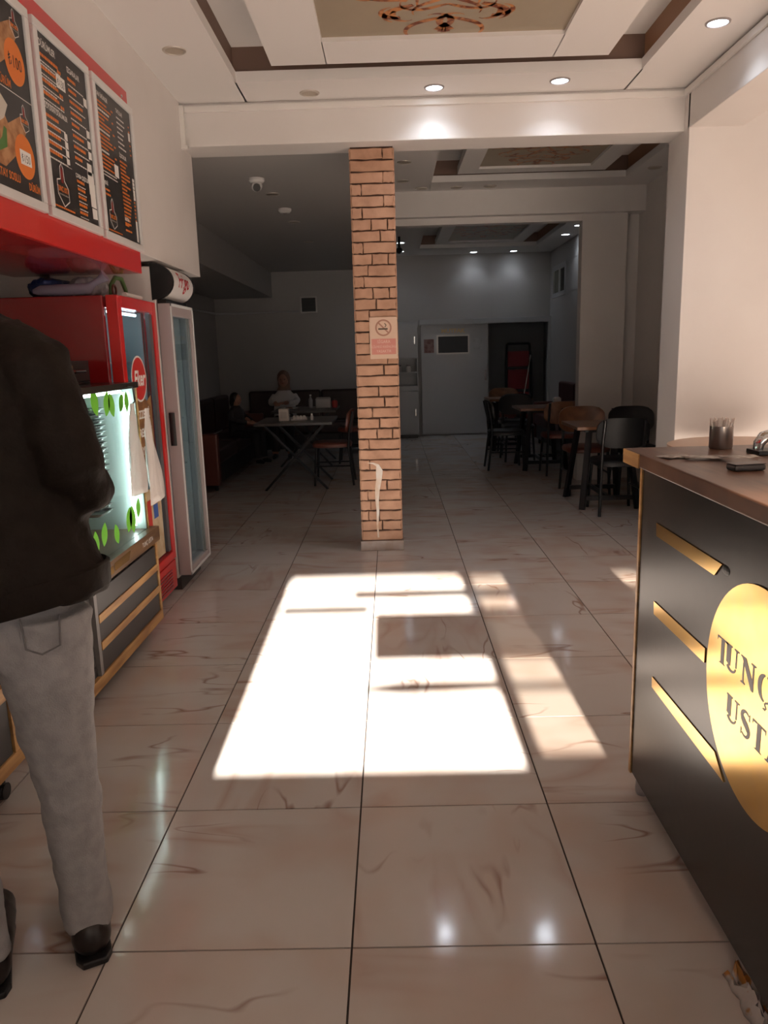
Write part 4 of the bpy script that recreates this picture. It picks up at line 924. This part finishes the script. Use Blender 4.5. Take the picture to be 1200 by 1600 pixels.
rc = thing('red_jar', 'red spice jar beside the pale bread box', 'jar', (-.775, 10.50, .7405)); G().lathe([(.035, 0), (.04, .02), (.04, .08), (.03, .1)], n=16).obj('jar_body', M('jar_red', (.3, .02, .02), .35), rc, smooth=50); G().lathe([(.032, .1), (.032, .115)], n=14).obj('lid', BLACK, rc)
pl = thing('dinner_plate', 'white dinner plate in front of the seated woman', 'plate', (-1.38, 10.36, .7405)); G().lathe([(.06, 0), (.12, .014), (.125, .018), (.118, .016), (.06, .006)], n=24).obj('dish', PAPER, pl, smooth=60); G().lathe([(.055, .0075), (.05, .02), (.02, .028)], n=14).obj('food', M('food_brown', (.2, .09, .04), .6), pl, smooth=60)
wp = thing('paper_box', 'small white box on the end of the rear bench by the window wall', 'box', (2.30, 9.72, .7505)); G().box(-.045, .045, -.04, .04, 0, .09).obj('box_body', PAPER, wp, bev=.004); G().box(-.03, .03, -.035, .035, .0905, .1).obj('napkin', PAPER, wp)
wp['label'] = 'small white napkin box on the table beyond the pier'; wp.location = (2.06, 9.68, .7505)

# ================================================================== KITCHEN WALL
kd = SB('door_2', GREYW, (.53, 1.675, 13.535, 13.575, .03, 1.90), bev=.004)
FRM = M('frame_light', (.55, .53, .5), .35, metal=.4)
g = G()
for b in ((.80, 1.36, 1.40, 1.425), (.80, 1.36, 1.70, 1.725), (.80, .825, 1.425, 1.70), (1.335, 1.36, 1.425, 1.70)): g.box(b[0], b[1], 13.52, 13.536, b[2], b[3])
g.obj('window_frame', FRM, kd)
G().box(.825, 1.335, 13.53, 13.534, 1.425, 1.70).obj('window_pane', M('dark_pane', (.05, .05, .052), .45, spec=.2), kd)
g = G(); g.text('MUTFAK', .095, FR((1.08, 13.533, 1.76), (1, 0, 0), (0, 0, 1)), 0, 0, 'CENTER', 1.1, bold=.003); g.obj('lettering', M('letter_gold', (.65, .45, .22), .3), kd, fix=False)
G().box(.58, .75, 13.531, 13.534, 1.43, 1.66).obj('notice', M('notice_pinkish', (.32, .2, .18), .6, col2=(.22, .1, .09), nscale=18), kd)
G().box(1.44, 1.58, 13.531, 13.534, 1.47, 1.66).obj('notice', M('notice_grey', (.4, .4, .4), .6, col2=(.5, .5, .5), nscale=18), kd)
G().box(1.62, 1.65, 13.50, 13.535, .95, 1.12).obj('pull_handle', CHROME, kd)
SB('trim_5', GREYW, (.50, 2.80, 13.5, 13.6, 1.90, 1.99), bev=.004)
SB('trim_6', GREYW, (2.70, 2.76, 13.5, 13.6, 0, 1.90), bev=.004)
cab = thing('kitchen_cabinet', 'tall white kitchen cabinet with open shelf next to the kitchen door', 'cabinet', (.02, 13.22, 0))
g = G(); W = .44
g.box(0, .018, 0, .36, .06, 1.95); g.box(W - .018, W, 0, .36, .06, 1.95); g.box(.018, W - .018, .345, .36, .06, 1.95); g.box(.018, W - .018, 0, .345, 1.93, 1.95)
g.obj('carcass', GREYW, cab)
for z in (.06, .87, 1.10, 1.34): G().box(.018, W - .018, .01, .345, z, z + .02).obj('shelf', GREYW, cab)
for z0, z1 in ((.08, .80), (1.36, 1.93)):
    d_ = G().box(.004, W - .004, -.018, -.001, z0, z1).obj('door', GREYW, cab, bev=.003); G().box(W - .06, W - .045, -.03, -.018, (z0 + z1) / 2 - .06, (z0 + z1) / 2 + .06).obj('handle', CHROME, d_)
G().box(.0, W, -.018, 0, .805, .885).obj('drawer', GREYW, cab, bev=.003)
G().box(.02, W - .02, .03, .34, 0, .06).obj('plinth', BLACK, cab)
cnt = 0
for x, lb in ((.14, 'small dark jar on the open shelf of the kitchen cabinet'), (.30, 'pale cup on the open shelf of the kitchen cabinet')):
    t = thing('shelf_jar', lb, 'jar', (x, 13.36, 1.1205)); G().lathe([(.04, 0), (.045, .05), (.035, .1)], n=14).obj('jar_body', (GREYP, PAPER)[cnt], t, smooth=50); G().lathe([(.036, .1), (.036, .12)], n=14).obj('lid', (BLACK, GREYP)[cnt], t); cnt += 1
tr = thing('folding_trolley', 'red and black folded trolley with silver tube in the kitchen doorway', 'trolley', (2.28, 13.95, 0))
g = G()
for sx in (-1, 1): g.tube([(sx * .24, -.10, .02), (sx * .22, .05, 1.2), (sx * .20, .08, 1.55)], .018, 8)
g.tube([(-.20, .08, 1.55), (.20, .08, 1.55)], .018, 8); g.obj('frame', BLACKM, tr, smooth=50)
for z0, z1 in ((.15, .7), (.75, 1.1), (1.15, 1.42)): G().box(-.19, .19, .02 + z0 * .05 - .02, .03 + z0 * .05, z0, z1).obj('panel', M('trolley_red', (.25, .015, .02), .45), tr, bev=.01)
g = G(); g.tube([(.06, -.12, .55), (.2, -.05, 1.35)], .012, 8); g.obj('silver_tube', CHROME, tr, smooth=50)
for sx in (-1, 1): 
    g = G(); g.tube([(sx * .24 - .015, -.1, .06), (sx * .24 + .015, -.1, .06)], .06, 16); g.obj('wheel', BLACK, tr, smooth=40)

# pipes and vent on the dim back wall
pp = thing('conduit_pipe', 'thin grey pipe running along the dim room walls to the vent', 'pipe', (-2.955, 6.2, 2.12))
g = G(); g.tube([(.0, 0, .0), (.0, 7.33, 0.06), (.03, 7.36, .06), (1.42, 7.36, .07)], .018, 8); g.obj('run', GREYW, pp, smooth=50)
for y in (1.2, 3.4, 5.6): G().box(-.03, .02, y - .012, y + .012, -.012 + y * .008, .03 + y * .008).obj('clamp', GREYP, pp)
vt = thing('wall_vent', 'square dark wall vent with pale frame above the booth', 'vent', (-1.38, 13.6, 2.16))
g = G()
for b in ((-.14, .14, 0, .02), (-.14, .14, .25, .27), (-.14, -.12, .02, .25), (.12, .14, .02, .25)): g.box(b[0], b[1], -.03, 0, b[2], b[3])
g.obj('frame', FRM, vt)
G().box(-.12, .12, -.012, 0, .02, .25).obj('backing', BLACK, vt)
for i in range(4): G().box(-.12, .12, -.022, -.013, .04 + .055 * i, .062 + .055 * i).obj('louvre', M('louvre_dark', (.012, .016, .012), .5), vt)
# second dome camera on the back of the pillar line
t = thing('bracket_camera', 'small black security camera hanging behind the brick pillar', 'camera', (.16, 11.4, 3.05)); G().tube([(0, 0, 0), (0, 0, -.16)], .018, 8).obj('stem', BLACK, t); g = G(); g.ell((.0, -.02, -.19), .05, .07, .045, 12); g.obj('camera_body', BLACK, t, smooth=60)

# ================================================================== PEOPLE
def closed(g, specs):
    for sp in specs:
        if sp[0] == 't': g.tube(sp[1], sp[2], sp[3] if len(sp) > 3 else 12, flat=sp[4] if len(sp) > 4 else 1)
        elif sp[0] == 'e': g.ell(*sp[1:])
        elif sp[0] == 'r': g.loft([[(c[0] + rx * math.cos(2 * math.pi * k / 20), c[1] + ry * math.sin(2 * math.pi * k / 20), c[2]) for k in range(20)] for c, rx, ry in sp[1]])
    return g
def hand_specs(p, d, up, s=1.0):
    p = Vector(p); d = Vector(d).normalized(); up = Vector(up).normalized(); sd = d.cross(up).normalized(); out = []
    out.append(('t', [p - d * .03, p, p + d * .045 * s, p + d * .085 * s], [.026 * s, .03 * s, .036 * s, .032 * s], 12, .62))
    for i, (o, L) in enumerate(((-.027, .06), (-.009, .075), (.009, .07), (.027, .055))):
        b = p + d * .078 * s + sd * o * s
        out.append(('t', [b, b + d * L * .5 * s - up * .012, b + d * L * .8 * s - up * .035], [.0095 * s, .0088 * s, .0075 * s], 8))
    b = p + d * .025 * s - sd * .03 * s
    out.append(('t', [b, b + (d * .6 - sd * .6) * .035 * s, b + (d - sd * .5) * .06 * s - up * .015], [.012 * s, .011 * s, .009 * s], 8))
    return out
# standing man, seen from behind
man = thing('person', 'person standing in a dark jacket and pale grey jeans, back turned', 'person', (-.94, 1.66, 0))
def V3(x, y, z): return Vector((x + .94, y - 1.66, z))
g = G()
specs = [('r', [(V3(-1.0, 1.70, 1.45), .07, .07), (V3(-1.0, 1.715, 1.56), .058, .06), (V3(-1.01, 1.73, 1.62), .06, .065)]),
         ('e', V3(-1.015, 1.75, 1.705), .076, .096, .115, 18), ('e', V3(-1.015, 1.84, 1.69), .014, .02, .02, 8), ('e', V3(-1.09, 1.745, 1.70), .012, .02, .032, 8), ('e', V3(-.94, 1.745, 1.70), .012, .02, .032, 8),
         ('t', [V3(-1.0, 1.70, 1.47), V3(-.98, 1.69, 1.2), V3(-.95, 1.66, .95)], [.1, .13, .12], 16),
         ('t', [V3(-.72, 1.68, 1.16), V3(-.76, 1.86, 1.13), V3(-.80, 1.97, 1.14)], [.04, .035, .028], 12), ('t', [V3(-1.2, 1.70, 1.15), V3(-1.18, 1.9, 1.1)], [.04, .03], 12)]
specs += hand_specs(V3(-.805, 1.985, 1.14), (-.3, 1, 0), (0, 0, 1)) + hand_specs(V3(-1.18, 1.92, 1.1), (.2, 1, 0), (0, 0, 1))
remesh(closed(g, specs).obj('body', SKIN, man), .007, 3)
g = G(); g.ell(V3(-1.015, 1.735, 1.725), .083, .1, .108, 18); g.ell(V3(-1.015, 1.70, 1.68), .072, .07, .09, 16); remesh(g.obj('hair', HAIR, man), .008, 3, (.01, .02))
g = G()
specs = [('r', [(V3(-.95, 1.665, .915), .295, .175), (V3(-.95, 1.665, .96), .30, .18), (V3(-.955, 1.67, 1.05), .272, .165), (V3(-.955, 1.68, 1.15), .255, .155), (V3(-.965, 1.69, 1.30), .25, .15), (V3(-.975, 1.70, 1.42), .235, .14), (V3(-.985, 1.705, 1.51), .185, .115), (V3(-.995, 1.71, 1.57), .12, .09), (V3(-1.0, 1.715, 1.60), .085, .08)]),
         ('t', [V3(-.84, 1.70, 1.47), V3(-.765, 1.68, 1.42), V3(-.735, 1.665, 1.31), V3(-.69, 1.63, 1.205), V3(-.69, 1.67, 1.16), V3(-.72, 1.78, 1.135), V3(-.76, 1.90, 1.13)], [.075, .082, .078, .068, .062, .055, .05], 16),
         ('t', [V3(-1.16, 1.70, 1.455), V3(-1.215, 1.69, 1.38), V3(-1.24, 1.67, 1.26), V3(-1.23, 1.66, 1.17), V3(-1.2, 1.75, 1.12), V3(-1.18, 1.86, 1.1)], [.075, .08, .074, .064, .055, .048], 16),
         ('t', [V3(-1.09, 1.67, 1.55), V3(-1.0, 1.63, 1.565), V3(-.91, 1.67, 1.55)], [.026, .03, .026], 10)]
jk = remesh(closed(g, specs).obj('jacket', JACKET, man), .011, 5, (.035, .075))
g = G(); n = 40
g.loft([[V3(-.95 + .298 * s * math.cos(2 * math.pi * k / n), 1.665 + .178 * s * math.sin(2 * math.pi * k / n), z + .05 * math.cos(2 * math.pi * k / n)) for k in range(n)] for s, z in ((.985, .885), (1.005, .89), (1.01, .94), (.985, .945), (.955, .915))]); g.obj('hem_band', JACKET, jk, smooth=50)
g = G()
specs = [('r', [(V3(-.93, 1.665, .78), .17, .125), (V3(-.93, 1.665, .88), .185, .13), (V3(-.93, 1.665, .96), .175, .12)]),
         ('t', [V3(-.815, 1.665, .88), V3(-.812, 1.66, .74), V3(-.81, 1.665, .60), V3(-.802, 1.675, .46), V3(-.795, 1.67, .30), V3(-.79, 1.668, .14), V3(-.787, 1.665, .065)], [.115, .102, .086, .071, .064, .061, .061], 18),
         ('t', [V3(-1.04, 1.665, .88), V3(-1.045, 1.65, .74), V3(-1.04, 1.62, .60), V3(-1.03, 1.59, .46), V3(-1.01, 1.56, .30), V3(-.99, 1.545, .14), V3(-.985, 1.54, .07)], [.115, .1, .086, .073, .066, .062, .06], 18)]
tr_ = remesh(closed(g, specs).obj('trousers', JEANS, man), .009, 4, (.018, .055))
# seams and pocket stitching
def seam(pts, nm): G().tube([V3(*p) for p in pts], .0022, 6).obj(nm, STITCH, tr_)
seam([(-.90, 1.54, .90), (-.902, 1.535, .84), (-.905, 1.54, .78)], 'seam'); seam([(-.888, 1.54, .90), (-.89, 1.535, .84), (-.893, 1.54, .78)], 'seam')
seam([(-.803, 1.548, .90), (-.80, 1.552, .83), (-.77, 1.56, .815), (-.735, 1.575, .83), (-.73, 1.575, .90)], 'pocket_seam')
for (x, y, nm) in ((-.785, 1.662, 'shoe'), (-.985, 1.56, 'shoe')):
    g = G(); rm = Matrix.Translation(V3(x, y, 0)) @ Matrix.Rotation(R_(27), 4, 'Z') @ Matrix.Diagonal((1.1, 1.12, 1.1, 1)) @ Matrix.Translation(-V3(x, y, 0))
    specs = [('t', [V3(x, y - .035, .052), V3(x + .004, y + .05, .055), V3(x + .008, y + .14, .045), V3(x + .012, y + .20, .036), V3(x + .014, y + .235, .03)], [.042, .047, .048, .043, .026], 14, .9), ('t', [V3(x, y - .01, .05), V3(x, y + .005, .085)], [.042, .038], 14), ('e', V3(x, y - .03, .05), .044, .035, .045, 12)]
    closed(g, specs); bmesh.ops.transform(g.bm, matrix=rm, verts=g.bm.verts); sh = remesh(g.obj(nm, SHOE, man), .007, 3)
    g = G(); out = [(-.038, -.05), (-.026, -.072), (.026, -.072), (.038, -.05), (.04, .05), (.05, .14), (.045, .2), (.014, .245), (-.025, .22), (-.04, .14)]
    g.loft([[V3(x + a, y + b, z) for a, b in out] for z in (0, .016)]); bmesh.ops.transform(g.bm, matrix=rm, verts=g.bm.verts); g.obj('sole', BLACK, sh, bev=.004)
# seated woman in a white shirt
wo = thing('person', 'person in a white shirt and head scarf seated at the dim table', 'person', (-1.58, 11.44, 0))
def closedp(specs, name, mat, parent, vox, sm=3, disp=None): return remesh(closed(G(), specs).obj(name, mat, parent), vox, sm, disp)
V = Vector
bs = [('r', [(V((0, 0, .92)), .05, .05), (V((0, -.02, 1.02)), .048, .05)]), ('e', (0, -.04, 1.10), .075, .09, .11, 16), ('e', (0, -.13, 1.085), .013, .02, .018, 8), ('t', [(0, 0, .5), (0, 0, .7), (0, 0, .92)], [.13, .12, .08], 14),
      ('t', [(-.1, 0, .5), (-.11, -.42, .48), (-.11, -.44, .06)], [.085, .065, .045], 12), ('t', [(.1, 0, .5), (.11, -.42, .48), (.11, -.44, .06)], [.085, .065, .045], 12)]
bs += [('t', [(.17, -.1, .78), (.05, -.36, .785)], [.035, .028], 10), ('t', [(-.17, -.1, .78), (-.08, -.36, .785)], [.035, .028], 10)] + hand_specs((.04, -.38, .785), (-.5, -.6, 0), (0, 0, 1), .9) + hand_specs((-.09, -.38, .785), (.3, -.8, 0), (0, 0, 1), .9)
closedp(bs, 'body', SKIN, wo, .008)
closedp([('r', [(V((0, 0, .46)), .18, .13), (V((0, 0, .62)), .165, .12), (V((0, -.01, .78)), .16, .11), (V((0, -.01, .87)), .165, .095), (V((0, -.01, .94)), .10, .075), (V((0, -.01, .98)), .065, .065)]), ('t', [(.135, 0, .88), (.19, -.03, .8), (.18, -.14, .775), (.09, -.31, .785)], [.05, .048, .044, .036], 12), ('t', [(-.135, 0, .88), (-.19, -.03, .8), (-.18, -.14, .775), (-.1, -.31, .785)], [.05, .048, .044, .036], 12)], 'shirt', SHIRT, wo, .01, 4, (.012, .05))
closedp([('e', (0, -.005, 1.125), .098, .105, .12, 16), ('r', [(V((0, .0, .95)), .11, .09), (V((0, 0, 1.0)), .085, .08), (V((0, 0, 1.06)), .09, .085)])], 'head_scarf', SCARF, wo, .009, 3, (.008, .03))
closedp([('r', [(V((0, 0, .44)), .17, .16), (V((0, -.03, .52)), .17, .15)]), ('t', [(-.09, -.02, .5), (-.10, -.42, .5), (-.10, -.45, .1)], [.1, .085, .06], 12), ('t', [(.09, -.02, .5), (.10, -.42, .5), (.10, -.45, .1)], [.1, .085, .06], 12)], 'trousers', DARKC, wo, .012)
for sx_ in (-1, 1): closedp([('t', [(sx_ * .1, -.42, .035), (sx_ * .11, -.5, .04), (sx_ * .115, -.58, .028)], [.035, .04, .028], 10)], 'shoe', BLACK, wo, .008)
# second guest in dark clothes on the side bench
gu = thing('person', 'small person in black clothes seated on the side bench, barely lit', 'person', (-1.97, 9.72, .13), math.pi / 2 * .75); gu.scale = (.72, .72, .72)
bs = [('r', [(V((0, 0, .95)), .05, .05), (V((0, -.02, 1.04)), .046, .048)]), ('e', (0, -.035, 1.10), .07, .085, .105, 16), ('e', (0, -.12, 1.09), .012, .018, .018, 8), ('t', [(0, 0, .5), (0, 0, .7), (0, 0, .92)], [.12, .12, .08], 14), ('t', [(.17, -.1, .76), (.06, -.32, .70)], [.033, .027], 10), ('t', [(-.17, -.1, .76), (-.06, -.32, .70)], [.033, .027], 10)] + hand_specs((.05, -.34, .695), (-.4, -.7, 0), (0, 0, 1), .9) + hand_specs((-.05, -.34, .695), (.3, -.8, 0), (0, 0, 1), .9)
closedp(bs, 'body', SKIN, gu, .008)
closedp([('r', [(V((0, 0, .46)), .18, .13), (V((0, 0, .62)), .17, .12), (V((0, -.01, .8)), .18, .115), (V((0, -.01, .9)), .185, .10), (V((0, -.01, .97)), .11, .08), (V((0, -.01, 1.0)), .065, .065)]), ('t', [(.15, 0, .9), (.215, -.03, .78), (.19, -.14, .74), (.09, -.28, .71)], [.06, .055, .05, .04], 12), ('t', [(-.15, 0, .9), (-.215, -.03, .78), (-.19, -.14, .74), (-.09, -.28, .71)], [.06, .055, .05, .04], 12)], 'coat', DARKC, gu, .01, 4)
closedp([('e', (0, .0, 1.125), .088, .095, .105, 16), ('e', (0, .04, 1.06), .08, .06, .1, 14)], 'hair', HAIR, gu, .009, 3)
closedp([('r', [(V((0, 0, .44)), .17, .16), (V((0, -.03, .52)), .17, .15)]), ('t', [(-.09, -.02, .52), (-.10, -.45, .5), (-.10, -.47, .1)], [.09, .08, .06], 12), ('t', [(.09, -.02, .52), (.10, -.45, .5), (.10, -.47, .1)], [.09, .08, .06], 12)], 'trousers', DARKC, gu, .012)
for sx_ in (-1, 1): closedp([('t', [(sx_ * .1, -.44, .035), (sx_ * .11, -.52, .04), (sx_ * .115, -.6, .028)], [.035, .04, .028], 10)], 'shoe', BLACK, gu, .008)

EYE = M('eye_dark', (.03, .02, .018), .3); LIP = M('lip', (.3, .1, .08), .5)
for root, cx, cy, cz, sgn in ((wo, 0, -.04, 1.10, -1), (gu, 0, -.035, 1.10, -1), (man, -1.015 + .94, 1.75 - 1.66, 1.705, 1)):
    for sx_ in (-1, 1):
        g = G(); g.ell((cx + sx_ * .029, cy + sgn * .080, cz + .012), .012, .006, .006, 8); g.obj('eye', EYE, root, smooth=60)
    g = G(); g.ell((cx, cy + sgn * .083, cz - .045), .022, .006, .006, 8); g.obj('mouth', LIP, root, smooth=60)
